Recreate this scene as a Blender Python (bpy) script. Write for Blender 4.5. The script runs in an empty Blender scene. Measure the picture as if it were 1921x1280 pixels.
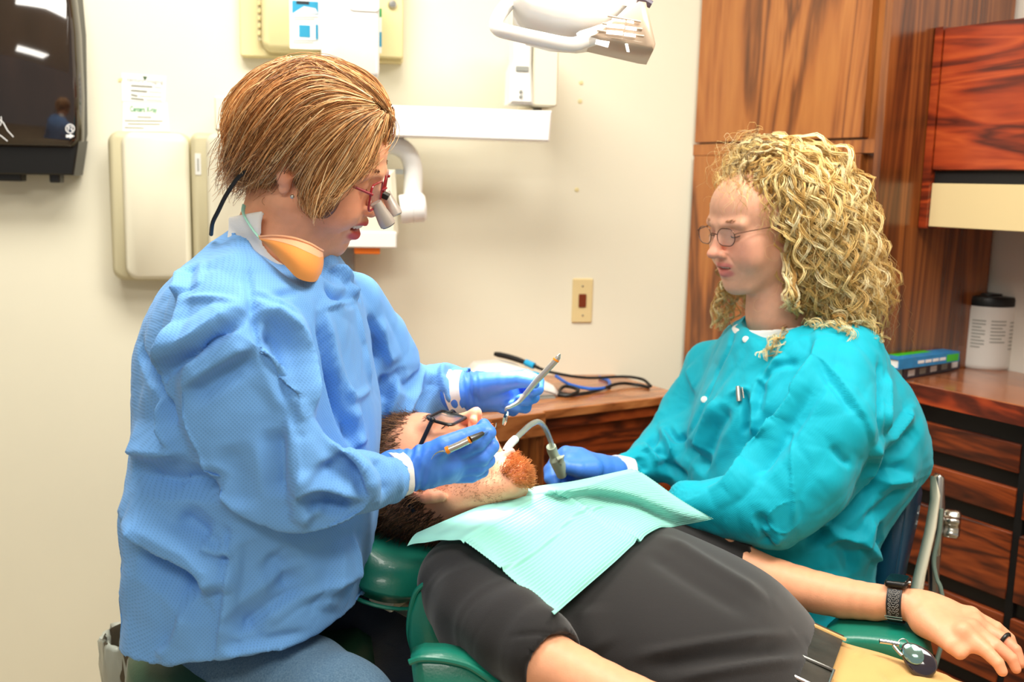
import bpy, math, random
import numpy as np
from mathutils import Matrix, Vector
from mathutils.bvhtree import BVHTree

# ------------------------------------------------------------------ camera
scene = bpy.context.scene
CO = scene.collection
FPX = 1921 * 35.0 / 36.0
CAM = np.array([0.0, 0.0, 1.25])
PITCH = math.atan(298.0 / FPX)
ROLL = 0.024
_r0 = np.array([1.0, 0, 0]); FW = np.array([0, math.cos(PITCH), -math.sin(PITCH)])
_u0 = np.array([0, math.sin(PITCH), math.cos(PITCH)])
RT = _r0 * math.cos(ROLL) + _u0 * math.sin(ROLL)
UP = -_r0 * math.sin(ROLL) + _u0 * math.cos(ROLL)
cam_d = bpy.data.cameras.new('camera'); cam = bpy.data.objects.new('camera', cam_d); CO.objects.link(cam)
cam_d.lens = 35.0; cam_d.sensor_width = 36.0; cam_d.clip_start = 0.02
cam.matrix_world = Matrix(((RT[0], UP[0], -FW[0], CAM[0]), (RT[1], UP[1], -FW[1], CAM[1]), (RT[2], UP[2], -FW[2], CAM[2]), (0, 0, 0, 1)))
cam_d.dof.use_dof = True; cam_d.dof.focus_distance = 1.36; cam_d.dof.aperture_fstop = 5.0
scene.camera = cam
# ------------------------------------------------------------------ world, light, exposure
wd = bpy.data.worlds.new('room_light'); scene.world = wd; wd.use_nodes = True
wd.node_tree.nodes['Background'].inputs[0].default_value = (1.0, 0.95, 0.88, 1)
wd.node_tree.nodes['Background'].inputs[1].default_value = 0.36
vs = scene.view_settings
vs.view_transform = 'Standard'; vs.look = 'None'; vs.exposure = 0.06; vs.gamma = 1.0; vs.use_curve_mapping = False
def area(name, loc, rot, sx, sy, power, col=(1, 0.96, 0.88)):
    l = bpy.data.lights.new(name, 'AREA'); l.shape = 'RECTANGLE'; l.size = sx; l.size_y = sy; l.energy = power; l.color = col
    o = bpy.data.objects.new(name, l); CO.objects.link(o); o.location = loc; o.rotation_euler = rot
    return o
CEIL = 2.55; FZ = -0.15                                   # floor level, below the camera's datum
area('ceiling_tube_light', (-0.55, 1.60, CEIL - 0.03), (0, 0, 0), 1.2, 0.6, 44)
area('ceiling_tube_light', (0.85, 0.95, CEIL - 0.03), (0, 0, 0), 1.2, 0.6, 44)
area('ceiling_tube_light', (-0.3, -0.8, CEIL - 0.03), (0, 0, 0), 1.2, 0.6, 36)

# ------------------------------------------------------------------ helpers
def V3(a): return np.array(a, dtype=float)
def nrm(a):
    a = np.asarray(a, float); return a / (np.linalg.norm(a) + 1e-12)
def ray(px, py): return RT * (px - 960.5) / FPX + UP * (640.0 - py) / FPX + FW
def W(px, py, Y):
    """point seen at that place of the photograph, standing Y metres into the room"""
    d = ray(px, py); return CAM + d * (Y / d[1])
def proj(P):
    q = np.asarray(P, float) - CAM; z = q @ FW
    return np.stack([960.5 + FPX * (q @ RT) / z, 640.0 - FPX * (q @ UP) / z], -1)
def pxm(n, Y): return n * Y / FPX
def hit(px, py, p0, n):
    d = ray(px, py); t = np.dot(V3(p0) - CAM, n) / np.dot(d, n); return CAM + d * t

MATS = {}
def srgb(c):
    return tuple(((v / 255.0) / 12.92 if v / 255.0 <= 0.04045 else (((v / 255.0) + 0.055) / 1.055) ** 2.4) for v in c[:3])
def mat(name, col, rough=0.5, metal=0.0, spec=0.5, sss=0.0, trans=0.0, alpha=1.0, coat=0.0, emit=None, noise=0.0, nscale=8.0, bump=0.0, bscale=60.0, ior=1.45, attr=None, sheen=0.0, stretch=None):
    m = bpy.data.materials.new(name); m.use_nodes = True; nt = m.node_tree; b = nt.nodes['Principled BSDF']
    c = srgb(col) if max(col) > 1.01 else tuple(col[:3])
    b.inputs['Base Color'].default_value = (*c, 1); b.inputs['Roughness'].default_value = rough; b.inputs['Metallic'].default_value = metal
    b.inputs['Specular IOR Level'].default_value = spec; b.inputs['IOR'].default_value = ior
    b.inputs['Transmission Weight'].default_value = trans; b.inputs['Alpha'].default_value = alpha; b.inputs['Coat Weight'].default_value = coat
    b.inputs['Sheen Weight'].default_value = sheen
    if sss > 0:
        b.inputs['Subsurface Weight'].default_value = sss; b.inputs['Subsurface Radius'].default_value = (1.0, 0.35, 0.2); b.inputs['Subsurface Scale'].default_value = 0.006
    if emit: b.inputs['Emission Color'].default_value = (*emit[:3], 1); b.inputs['Emission Strength'].default_value = emit[3]
    src = None
    if attr:
        a = nt.nodes.new('ShaderNodeAttribute'); a.attribute_name = attr; src = a.outputs['Color']
    tc = nt.nodes.new('ShaderNodeTexCoord')
    vec = tc.outputs['Object']
    if stretch:
        mp = nt.nodes.new('ShaderNodeMapping'); mp.inputs['Scale'].default_value = stretch; nt.links.new(vec, mp.inputs[0]); vec = mp.outputs[0]
    if noise > 0:
        n = nt.nodes.new('ShaderNodeTexNoise'); n.inputs['Scale'].default_value = nscale; n.inputs['Detail'].default_value = 5
        nt.links.new(vec, n.inputs['Vector'])
        mr = nt.nodes.new('ShaderNodeMapRange'); mr.inputs[1].default_value = 0.3; mr.inputs[2].default_value = 0.7; mr.inputs[3].default_value = 1 - noise; mr.inputs[4].default_value = 1 + noise
        nt.links.new(n.outputs[0], mr.inputs[0])
        mx = nt.nodes.new('ShaderNodeMix'); mx.data_type = 'RGBA'; mx.blend_type = 'MULTIPLY'; mx.inputs[0].default_value = 1.0
        if src: nt.links.new(src, mx.inputs[6])
        else: mx.inputs[6].default_value = (*c, 1)
        nt.links.new(mr.outputs[0], mx.inputs[7]); src = mx.outputs[2]
    if src: nt.links.new(src, b.inputs['Base Color'])
    if bump > 0:
        n2 = nt.nodes.new('ShaderNodeTexNoise'); n2.inputs['Scale'].default_value = bscale; n2.inputs['Detail'].default_value = 4; nt.links.new(vec, n2.inputs['Vector'])
        bp = nt.nodes.new('ShaderNodeBump'); bp.inputs['Strength'].default_value = bump; bp.inputs['Distance'].default_value = 0.002
        nt.links.new(n2.outputs[0], bp.inputs['Height']); nt.links.new(bp.outputs[0], b.inputs['Normal'])
    MATS[name] = m
    return m
def ramp(nt, stops):
    r = nt.nodes.new('ShaderNodeValToRGB'); e = r.color_ramp.elements
    while len(e) < len(stops): e.new(0.5)
    for i, (p, c) in enumerate(stops): e[i].position = p; e[i].color = (*srgb(c), 1)
    return r
def wood(name, stops, axis='z', rotz=0.0, scale=1.0, rough=0.35, along=1.0, across=9.0, coat=0.25, dist=1.2):
    m = bpy.data.materials.new(name); m.use_nodes = True; nt = m.node_tree; b = nt.nodes['Principled BSDF']
    tc = nt.nodes.new('ShaderNodeTexCoord'); r = nt.nodes.new('ShaderNodeMapping'); r.vector_type = 'POINT'; r.inputs['Rotation'].default_value = (0, 0, rotz)
    nt.links.new(tc.outputs['Object'], r.inputs[0])
    mp = nt.nodes.new('ShaderNodeMapping'); s = [across * scale] * 3; s[{'x': 0, 'y': 1, 'z': 2}[axis]] = along * scale; mp.inputs['Scale'].default_value = s
    nt.links.new(r.outputs[0], mp.inputs[0])
    n1 = nt.nodes.new('ShaderNodeTexNoise'); n1.inputs['Scale'].default_value = 1.0; n1.inputs['Detail'].default_value = 3; n1.inputs['Distortion'].default_value = dist
    nt.links.new(mp.outputs[0], n1.inputs['Vector'])
    n2 = nt.nodes.new('ShaderNodeTexNoise'); n2.inputs['Scale'].default_value = 9.0; n2.inputs['Detail'].default_value = 6; nt.links.new(mp.outputs[0], n2.inputs['Vector'])
    # growth rings: bands of the low-frequency noise
    mm = nt.nodes.new('ShaderNodeMath'); mm.operation = 'MULTIPLY'; mm.inputs[1].default_value = 9.0; nt.links.new(n1.outputs[0], mm.inputs[0])
    fr = nt.nodes.new('ShaderNodeMath'); fr.operation = 'PINGPONG'; fr.inputs[1].default_value = 1.0; nt.links.new(mm.outputs[0], fr.inputs[0])
    mx = nt.nodes.new('ShaderNodeMath'); mx.operation = 'MULTIPLY_ADD'; mx.inputs[1].default_value = 0.75; nt.links.new(fr.outputs[0], mx.inputs[0])
    m2 = nt.nodes.new('ShaderNodeMath'); m2.operation = 'MULTIPLY_ADD'; m2.inputs[1].default_value = 0.6; m2.inputs[2].default_value = -0.16; nt.links.new(n2.outputs[0], m2.inputs[0]); nt.links.new(m2.outputs[0], mx.inputs[2])
    rp = ramp(nt, stops); nt.links.new(mx.outputs[0], rp.inputs[0]); nt.links.new(rp.outputs[0], b.inputs['Base Color'])
    b.inputs['Roughness'].default_value = rough; b.inputs['Coat Weight'].default_value = coat; b.inputs['Coat Roughness'].default_value = 0.2
    bp = nt.nodes.new('ShaderNodeBump'); bp.inputs['Strength'].default_value = 0.06; bp.inputs['Distance'].default_value = 0.002
    nt.links.new(n2.outputs[0], bp.inputs['Height']); nt.links.new(bp.outputs[0], b.inputs['Normal'])
    return m
def cloth(name, col, rough=0.7, dots=0.0, pitch=0.0035, bump=0.4, noise=0.05, weave=False, col2=None, nscale=6.0, sheen=0.15, spec=0.25, fine=None, transl=0.0):
    """woven / non-woven fabric: embossed dots or weave as relief"""
    m = bpy.data.materials.new(name); m.use_nodes = True; nt = m.node_tree; b = nt.nodes['Principled BSDF']
    b.inputs['Roughness'].default_value = rough; b.inputs['Sheen Weight'].default_value = sheen; b.inputs['Specular IOR Level'].default_value = spec
    tc = nt.nodes.new('ShaderNodeTexCoord')
    n = nt.nodes.new('ShaderNodeTexNoise'); n.inputs['Scale'].default_value = nscale; n.inputs['Detail'].default_value = 4; nt.links.new(tc.outputs['Object'], n.inputs['Vector'])
    mr = nt.nodes.new('ShaderNodeMapRange'); mr.inputs[1].default_value = 0.3; mr.inputs[2].default_value = 0.7; mr.inputs[3].default_value = 1 - noise; mr.inputs[4].default_value = 1 + noise
    nt.links.new(n.outputs[0], mr.inputs[0])
    mx = nt.nodes.new('ShaderNodeMix'); mx.data_type = 'RGBA'; mx.blend_type = 'MULTIPLY'; mx.inputs[0].default_value = 1.0
    mx.inputs[6].default_value = (*srgb(col), 1); nt.links.new(mr.outputs[0], mx.inputs[7]); out = mx.outputs[2]
    if pitch > 0:
        sp = nt.nodes.new('ShaderNodeSeparateXYZ'); nt.links.new(tc.outputs['Object'], sp.inputs[0])
        ad = nt.nodes.new('ShaderNodeMath'); ad.operation = 'MULTIPLY_ADD'; ad.inputs[1].default_value = 0.8; nt.links.new(sp.outputs[1], ad.inputs[0]); nt.links.new(sp.outputs[0], ad.inputs[2])
        def sn(sock, k, ph=0.0):
            a = nt.nodes.new('ShaderNodeMath'); a.operation = 'MULTIPLY_ADD'; a.inputs[1].default_value = k; a.inputs[2].default_value = ph; nt.links.new(sock, a.inputs[0])
            s = nt.nodes.new('ShaderNodeMath'); s.operation = 'SINE'; nt.links.new(a.outputs[0], s.inputs[0]); return s.outputs[0]
        k = 2 * math.pi / pitch
        p = nt.nodes.new('ShaderNodeMath'); p.operation = 'MULTIPLY'; nt.links.new(sn(ad.outputs[0], k * 0.7), p.inputs[0]); nt.links.new(sn(sp.outputs[2], k * 0.7), p.inputs[1])
        bp = nt.nodes.new('ShaderNodeBump'); bp.inputs['Strength'].default_value = bump; bp.inputs['Distance'].default_value = 0.0012
        nt.links.new(p.outputs[0], bp.inputs['Height']); nt.links.new(bp.outputs[0], b.inputs['Normal'])
        if dots > 0:
            dr = nt.nodes.new('ShaderNodeMapRange'); dr.inputs[1].default_value = 0.25; dr.inputs[2].default_value = 0.8; dr.inputs[3].default_value = 1.0; dr.inputs[4].default_value = 1 - dots
            nt.links.new(p.outputs[0], dr.inputs[0])
            m3 = nt.nodes.new('ShaderNodeMix'); m3.data_type = 'RGBA'; m3.blend_type = 'MULTIPLY'; m3.inputs[0].default_value = 1.0
            nt.links.new(out, m3.inputs[6]); nt.links.new(dr.outputs[0], m3.inputs[7]); out = m3.outputs[2]
    elif fine:
        n2 = nt.nodes.new('ShaderNodeTexNoise'); n2.inputs['Scale'].default_value = fine; n2.inputs['Detail'].default_value = 3; nt.links.new(tc.outputs['Object'], n2.inputs['Vector'])
        bp = nt.nodes.new('ShaderNodeBump'); bp.inputs['Strength'].default_value = bump; bp.inputs['Distance'].default_value = 0.001
        nt.links.new(n2.outputs[0], bp.inputs['Height']); nt.links.new(bp.outputs[0], b.inputs['Normal'])
        if col2:
            cr = nt.nodes.new('ShaderNodeMix'); cr.data_type = 'RGBA'; nt.links.new(n2.outputs[0], cr.inputs[0]); nt.links.new(out, cr.inputs[6]); cr.inputs[7].default_value = (*srgb(col2), 1); out = cr.outputs[2]
    nt.links.new(out, b.inputs['Base Color'])
    if transl > 0:
        tr = nt.nodes.new('ShaderNodeBsdfTranslucent'); nt.links.new(out, tr.inputs[0]); ms = nt.nodes.new('ShaderNodeMixShader'); ms.inputs[0].default_value = transl
        nt.links.new(b.outputs[0], ms.inputs[1]); nt.links.new(tr.outputs[0], ms.inputs[2]); nt.links.new(ms.outputs[0], nt.nodes['Material Output'].inputs[0])
    return m

BASE = {}
class M:
    def __init__(s): s.v = []; s.f = []; s.n = 0
    def add(s, v, f):
        v = np.asarray(v, float).reshape(-1, 3); s.v.append(v); s.f += [tuple(int(i) + s.n for i in q) for q in f]; s.n += len(v); return s
    def box(s, lo, hi, fr=None, bev=0.0):
        lo = V3(lo); hi = V3(hi)
        if bev > 0:
            pts = [(lo[0], lo[1]), (hi[0], lo[1]), (hi[0], hi[1]), (lo[0], hi[1])]
            return s.prism(pts, lo[2], hi[2], bev, fr, both=True)
        c = np.array([[x, y, z] for z in (lo[2], hi[2]) for y in (lo[1], hi[1]) for x in (lo[0], hi[0])])
        if fr is not None: c = fr[0] + c @ fr[1]
        return s.add(c, [(0, 2, 3, 1), (4, 5, 7, 6), (0, 1, 5, 4), (2, 6, 7, 3), (0, 4, 6, 2), (1, 3, 7, 5)])
    def prism(s, pts, n0, n1, bev=0.0, fr=None, both=False):
        """outline in the frame's first two axes, pulled along the third"""
        p = np.asarray(pts, float); k = len(p)
        a = np.roll(p, 1, 0); b = np.roll(p, -1, 0)
        def en(u): u = u / (np.linalg.norm(u, axis=1, keepdims=True) + 1e-12); return np.stack([u[:, 1], -u[:, 0]], 1)
        n1_ = en(p - a); n2_ = en(b - p); nn = n1_ + n2_; nn /= (np.linalg.norm(nn, axis=1, keepdims=True) + 1e-9)
        cs = np.clip(np.sum(nn * n1_, 1, keepdims=True), 0.35, 1)
        ar = 0.5 * np.sum(p[:, 0] * b[:, 1] - b[:, 0] * p[:, 1])
        ins = p - nn / cs * bev * (1 if ar > 0 else -1)
        lay = []
        sg = 1 if n1 > n0 else -1
        if both and bev > 0: lay += [(ins, n0), (p, n0 + sg * bev)]
        else: lay += [(p, n0)]
        if bev > 0: lay += [(p, n1 - sg * bev), (ins, n1)]
        else: lay += [(p, n1)]
        vv = np.concatenate([np.concatenate([q, np.full((k, 1), z)], 1) for q, z in lay])
        ff = [tuple(range(k - 1, -1, -1))]
        for L in range(len(lay) - 1):
            for i in range(k):
                j = (i + 1) % k; ff.append((L * k + i, L * k + j, (L + 1) * k + j, (L + 1) * k + i))
        ff.append(tuple((len(lay) - 1) * k + i for i in range(k)))
        if (ar < 0) != (sg < 0): ff = [q[::-1] for q in ff]
        if fr is not None: vv = fr[0] + vv @ fr[1]
        return s.add(vv, ff)
    def tube(s, pts, r, n=8, cap=True, flat=None):
        P = np.asarray(pts, float); k = len(P); r = np.broadcast_to(np.asarray(r, float), (k,))
        T = np.gradient(P, axis=0); T /= (np.linalg.norm(T, axis=1, keepdims=True) + 1e-12)
        ref = V3((0, 0, 1)) if abs(T[0][2]) < 0.9 else V3((1, 0, 0))
        a = nrm(np.cross(T[0], ref)); ring = []
        for i in range(k):
            a = a - T[i] * np.dot(a, T[i]); a = nrm(a); b = np.cross(T[i], a)
            th = np.arange(n) * 2 * math.pi / n
            ring.append(P[i] + r[i] * (np.outer(np.cos(th), a) + np.outer(np.sin(th), b) * (1 if flat is None else flat)))
        vv = np.concatenate(ring); ff = []
        for i in range(k - 1):
            for j in range(n):
                q = (j + 1) % n; ff.append((i * n + j, i * n + q, (i + 1) * n + q, (i + 1) * n + j))
        if cap: ff.append(tuple(range(n - 1, -1, -1))); ff.append(tuple((k - 1) * n + j for j in range(n)))
        return s.add(vv, ff)
    def lathe(s, prof, o, ax, n=24, ref=None):
        """profile of (radius, height) turned about the axis"""
        ax = nrm(ax); ref = V3((1, 0, 0)) if ref is None else V3(ref)
        if abs(np.dot(ref, ax)) > 0.9: ref = V3((0, 1, 0))
        a = nrm(ref - ax * np.dot(ref, ax)); b = np.cross(ax, a); th = np.arange(n) * 2 * math.pi / n; o = V3(o)
        vv = np.concatenate([o + ax * h + r * (np.outer(np.cos(th), a) + np.outer(np.sin(th), b)) for r, h in prof]); ff = []
        for i in range(len(prof) - 1):
            for j in range(n):
                q = (j + 1) % n; ff.append((i * n + j, i * n + q, (i + 1) * n + q, (i + 1) * n + j))
        ff.append(tuple(range(n - 1, -1, -1))); ff.append(tuple((len(prof) - 1) * n + j for j in range(n)))
        return s.add(vv, ff)
    def ball(s, c, r, R=None, nu=20, nv=12):
        u = np.arange(nu) * 2 * math.pi / nu; vv = [[0, 0, -1]]
        for i in range(1, nv):
            t = -math.pi / 2 + math.pi * i / nv
            vv += [[math.cos(t) * math.cos(x), math.cos(t) * math.sin(x), math.sin(t)] for x in u]
        vv += [[0, 0, 1]]; vv = np.array(vv) * np.asarray(r, float)
        if R is not None: vv = vv @ np.asarray(R)
        ff = [(0, 1 + (j + 1) % nu, 1 + j) for j in range(nu)]
        for i in range(nv - 2):
            for j in range(nu):
                q = (j + 1) % nu; ff.append((1 + i * nu + j, 1 + i * nu + q, 1 + (i + 1) * nu + q, 1 + (i + 1) * nu + j))
        t = 1 + (nv - 1) * nu; ff += [(t, t - nu + j, t - nu + (j + 1) % nu) for j in range(nu)]
        return s.add(vv + V3(c), ff)
    def sheet(s, G, thick=0.0):
        """grid (a, b, 3) of points as a surface, with real thickness when asked"""
        G = np.asarray(G, float); a, b = G.shape[:2]
        f = [(i * b + j, i * b + j + 1, (i + 1) * b + j + 1, (i + 1) * b + j) for i in range(a - 1) for j in range(b - 1)]
        if thick == 0: return s.add(G.reshape(-1, 3), f)
        du = np.gradient(G, axis=0); dv = np.gradient(G, axis=1); n = np.cross(du, dv); n /= (np.linalg.norm(n, axis=2, keepdims=True) + 1e-12)
        G2 = (G - n * thick).reshape(-1, 3); o = a * b
        f2 = [tuple(o + i for i in q[::-1]) for q in f]
        bd = [i * b for i in range(a)] + [(a - 1) * b + j for j in range(1, b)] + [i * b + b - 1 for i in range(a - 2, -1, -1)] + [j for j in range(b - 2, 0, -1)]
        sd = [(bd[i], bd[(i + 1) % len(bd)], o + bd[(i + 1) % len(bd)], o + bd[i]) for i in range(len(bd))]
        return s.add(np.concatenate([G.reshape(-1, 3), G2]), f + f2 + [q[::-1] for q in sd])
def make_mesh(name, v, f, base=(0, 0, 0), col=None, smooth=True, angle=35):
    me = bpy.data.meshes.new(name); v = np.asarray(v, float) - V3(base)
    if isinstance(f, np.ndarray):
        k = f.shape[1]; me.vertices.add(len(v)); me.vertices.foreach_set('co', v.astype(np.float32).ravel())
        me.loops.add(f.size); me.loops.foreach_set('vertex_index', f.astype(np.int32).ravel())
        me.polygons.add(len(f)); me.polygons.foreach_set('loop_start', np.arange(0, f.size, k, dtype=np.int32))
        me.update(calc_edges=True); me.validate()
    else: me.from_pydata(v.tolist(), [], f); me.update()
    if smooth:
        me.polygons.foreach_set('use_smooth', np.ones(len(me.polygons), bool))
        if angle and angle < 180: me.set_sharp_from_angle(angle=math.radians(angle))
    if col is not None:
        a = me.attributes.new('col', 'FLOAT_COLOR', 'POINT'); c = np.ones((len(v), 4), np.float32); c[:, :3] = col; a.data.foreach_set('color', c.ravel())
    return me
def root_of(p):
    while p is not None and p.parent is not None: p = p.parent
    return p
def obj(name, m, material, parent=None, col=None, smooth=True, angle=35, base=None, label=None):
    if isinstance(m, M): v, f = np.concatenate(m.v), m.f
    else: v, f = m
    if parent is not None: bs = BASE[root_of(parent).name]
    elif base is not None: bs = V3(base)
    else: bs = V3((0, 0, 0))
    me = make_mesh(name, v, f, bs, col, smooth, angle); o = bpy.data.objects.new(name, me); CO.objects.link(o)
    me.materials.append(material)
    if parent is not None: o.parent = parent
    else: o.location = bs; BASE[o.name] = bs
    if label: o['label'] = label
    return o
def tag(o, label, cat, group=None, kind=None):
    o['label'] = label; o['category'] = cat
    if group: o['group'] = group
    if kind: o['kind'] = kind
    return o
def thing(name, label, cat, loc, group=None):
    o = bpy.data.objects.new(name, None); o.empty_display_size = 0.05; CO.objects.link(o); o.location = loc; BASE[o.name] = V3(loc)
    return tag(o, label, cat, group)
def struct(o): o['kind'] = 'structure'; return o
def rrect(u0, v0, u1, v1, r, n=5):
    p = []
    for cx, cy, a0 in ((u1 - r, v0 + r, -90), (u1 - r, v1 - r, 0), (u0 + r, v1 - r, 90), (u0 + r, v0 + r, 180)):
        for i in range(n + 1):
            a = math.radians(a0 + 90 * i / n); p.append((cx + r * math.cos(a), cy + r * math.sin(a)))
    return p
def spline(pts, n=40):
    P = np.asarray(pts, float); k = len(P)
    if k < 3: return np.array([P[0] + (P[-1] - P[0]) * t for t in np.linspace(0, 1, n)])
    E = np.concatenate([[2 * P[0] - P[1]], P, [2 * P[-1] - P[-2]]]); out = []
    for t in np.linspace(0, k - 1 - 1e-9, n):
        i = int(t); u = t - i; a, b, c, d = E[i], E[i + 1], E[i + 2], E[i + 3]
        out.append(0.5 * ((2 * b) + (c - a) * u + (2 * a - 5 * b + 4 * c - d) * u * u + (3 * b - a - 3 * c + d) * u ** 3))
    return np.array(out)
def text(name, body, size, o, ex, ey, material, parent, align='LEFT', lift=0.0006, bold=0.0, thick=0.0002, xs=1.0):
    """flat lettering standing on a surface: o origin, ex reading direction, ey up"""
    cu = bpy.data.curves.new('lettering', 'FONT'); cu.body = body; cu.size = size; cu.align_x = align; cu.offset = bold * size; cu.extrude = thick; cu.resolution_u = 3
    t = bpy.data.objects.new('lettering', cu); CO.objects.link(t); dg = bpy.context.evaluated_depsgraph_get()
    me = t.evaluated_get(dg).to_mesh(); v = np.zeros(len(me.vertices) * 3); me.vertices.foreach_get('co', v); v = v.reshape(-1, 3); f = [tuple(p.vertices) for p in me.polygons]
    t.evaluated_get(dg).to_mesh_clear(); bpy.data.objects.remove(t); bpy.data.curves.remove(cu)
    ex = nrm(ex); ey = nrm(ey); ez = np.cross(ex, ey)
    m = M(); m.add(V3(o) + v[:, :1] * xs * ex + v[:, 1:2] * ey + (v[:, 2:3] + lift) * ez, f)
    return obj(name, m, material, parent, smooth=False)

# ------------------------------------------------------------------ implicit surfaces (for bodies, heads, hands, garments)
class SDF:
    def __init__(s, lo, hi, h, R=None, o=None):
        s.lo = np.asarray(lo, float); s.h = h; s.n = np.ceil((np.asarray(hi, float) - s.lo) / h).astype(int) + 1
        s.ax = [(s.lo[i] + h * np.arange(s.n[i])).astype(np.float32) for i in range(3)]
        s.F = np.full(tuple(s.n), 1.0, np.float32)
    def grid(s, lo, hi):
        i0 = np.clip(np.floor((np.asarray(lo) - s.lo) / s.h).astype(int), 0, s.n); i1 = np.clip(np.ceil((np.asarray(hi) - s.lo) / s.h).astype(int) + 1, 0, s.n)
        sl = tuple(slice(a, b) for a, b in zip(i0, i1))
        return sl, s.ax[0][sl[0]][:, None, None], s.ax[1][sl[1]][None, :, None], s.ax[2][sl[2]][None, None, :]
    def put(s, sl, d, k, cut=False):
        F = s.F[sl]
        if F.size == 0: return
        if cut:
            d = -d
            if k <= 0: F = np.maximum(F, d)
            else: h = np.clip(0.5 - 0.5 * (F - d) / k, 0, 1); F = F * (1 - h) + d * h + k * h * (1 - h)
        elif k <= 0: F = np.minimum(F, d)
        else: h = np.clip(0.5 + 0.5 * (F - d) / k, 0, 1); F = F * (1 - h) + d * h - k * h * (1 - h)
        s.F[sl] = F
    def rc(s, a, b, ra, rb, k=0.01, cut=False):
        a = V3(a); b = V3(b); r = max(ra, rb) + k + 4 * s.h
        sl, X, Y, Z = s.grid(np.minimum(a, b) - r, np.maximum(a, b) + r); ab = b - a; L = float(ab @ ab) + 1e-12
        t = np.clip(((X - a[0]) * ab[0] + (Y - a[1]) * ab[1] + (Z - a[2]) * ab[2]) / L, 0, 1)
        d = np.sqrt((X - a[0] - t * ab[0]) ** 2 + (Y - a[1] - t * ab[1]) ** 2 + (Z - a[2] - t * ab[2]) ** 2) - (ra + t * (rb - ra))
        s.put(sl, d.astype(np.float32), k, cut); return s
    def chain(s, pts, rs, k=0.01):
        """a limb of tapering pieces, joined to the rest with one blend"""
        P = np.array([V3(p) for p in pts]); m = max(rs) + k + 4 * s.h; sl, X, Y, Z = s.grid(P.min(0) - m, P.max(0) + m); D = None
        for i in range(len(P) - 1):
            a, ab = P[i], P[i + 1] - P[i]; t = np.clip(((X - a[0]) * ab[0] + (Y - a[1]) * ab[1] + (Z - a[2]) * ab[2]) / (float(ab @ ab) + 1e-12), 0, 1)
            d = np.sqrt((X - a[0] - t * ab[0]) ** 2 + (Y - a[1] - t * ab[1]) ** 2 + (Z - a[2] - t * ab[2]) ** 2) - (rs[i] + t * (rs[i + 1] - rs[i]))
            if D is None: D = d
            else: kk = .25 * min(rs[i], rs[i + 1]); h = np.clip(.5 + .5 * (D - d) / kk, 0, 1); D = D * (1 - h) + d * h - .3 * kk * h * (1 - h)
        s.put(sl, D.astype(np.float32), k); return s
    def ell(s, c, r, R=None, k=0.01, cut=False):
        c = V3(c); r = V3(r) if np.ndim(r) else np.full(3, float(r)); m = r.max() + k + 4 * s.h
        sl, X, Y, Z = s.grid(c - m, c + m); q = [X - c[0], Y - c[1], Z - c[2]]
        if R is not None: R = np.asarray(R); q = [q[0] * R[i][0] + q[1] * R[i][1] + q[2] * R[i][2] for i in range(3)]
        k0 = np.sqrt((q[0] / r[0]) ** 2 + (q[1] / r[1]) ** 2 + (q[2] / r[2]) ** 2); k1 = np.sqrt((q[0] / r[0] ** 2) ** 2 + (q[1] / r[1] ** 2) ** 2 + (q[2] / r[2] ** 2) ** 2) + 1e-9
        s.put(sl, (k0 * (k0 - 1) / k1).astype(np.float32), k, cut); return s
    def stack(s, rings, k=0.01, sub=8, ex=2.0):
        """a body laid up from level sections: rings of (centre, u axis, v axis, half u, half v)"""
        n = (len(rings) - 1) * sub + 1; C = spline([r[0] for r in rings], n); A = spline([[r[3], r[4], 0] for r in rings], n); ax = nrm(C[-1] - C[0])
        u = nrm(sum(nrm(r[1]) for r in rings)); u = nrm(u - ax * (u @ ax)) if abs(u @ ax) > 1e-6 else u; v = nrm(np.cross(ax, u)); m = A.max() + k + 4 * s.h
        sl, X, Y, Z = s.grid(C.min(0) - m, C.max(0) + m); tc = (C - C[0]) @ ax; T = (X - C[0][0]) * ax[0] + (Y - C[0][1]) * ax[1] + (Z - C[0][2]) * ax[2]
        cu = np.interp(T, tc, C @ u); cv = np.interp(T, tc, C @ v); ha = np.interp(T, tc, A[:, 0]); hb = np.interp(T, tc, A[:, 1])
        k0 = (np.abs((X * u[0] + Y * u[1] + Z * u[2] - cu) / ha) ** ex + np.abs((X * v[0] + Y * v[1] + Z * v[2] - cv) / hb) ** ex) ** (1 / ex)
        d = np.maximum((k0 - 1) * np.minimum(ha, hb), np.maximum(-T, T - tc[-1])); s.put(sl, d.astype(np.float32), k); return s
    def plane(s, p, n, k=0.0):
        """cut away everything on the side the normal points to"""
        n = nrm(n); p = V3(p); X, Y, Z = s.ax[0][:, None, None], s.ax[1][None, :, None], s.ax[2][None, None, :]
        d = ((X - p[0]) * n[0] + (Y - p[1]) * n[1] + (Z - p[2]) * n[2]).astype(np.float32)
        s.F = np.maximum(s.F, d); return s
    def mesh(s, smooth=1):
        F = s.F; F[0] = F[-1] = 1; F[:, 0] = F[:, -1] = 1; F[:, :, 0] = F[:, :, -1] = 1
        ins = F < 0; nx, ny, nz = F.shape
        cnt = np.zeros((nx - 1, ny - 1, nz - 1), np.int8)
        for dx in (0, 1):
            for dy in (0, 1):
                for dz in (0, 1): cnt += ins[dx:nx - 1 + dx, dy:ny - 1 + dy, dz:nz - 1 + dz]
        act = (cnt > 0) & (cnt < 8); I = np.argwhere(act); idx = np.full(act.shape, -1, np.int32); idx[act] = np.arange(len(I))
        off = [(0, 0, 0), (1, 0, 0), (0, 1, 0), (1, 1, 0), (0, 0, 1), (1, 0, 1), (0, 1, 1), (1, 1, 1)]
        val = np.stack([F[I[:, 0] + o[0], I[:, 1] + o[1], I[:, 2] + o[2]] for o in off], 1)
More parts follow.
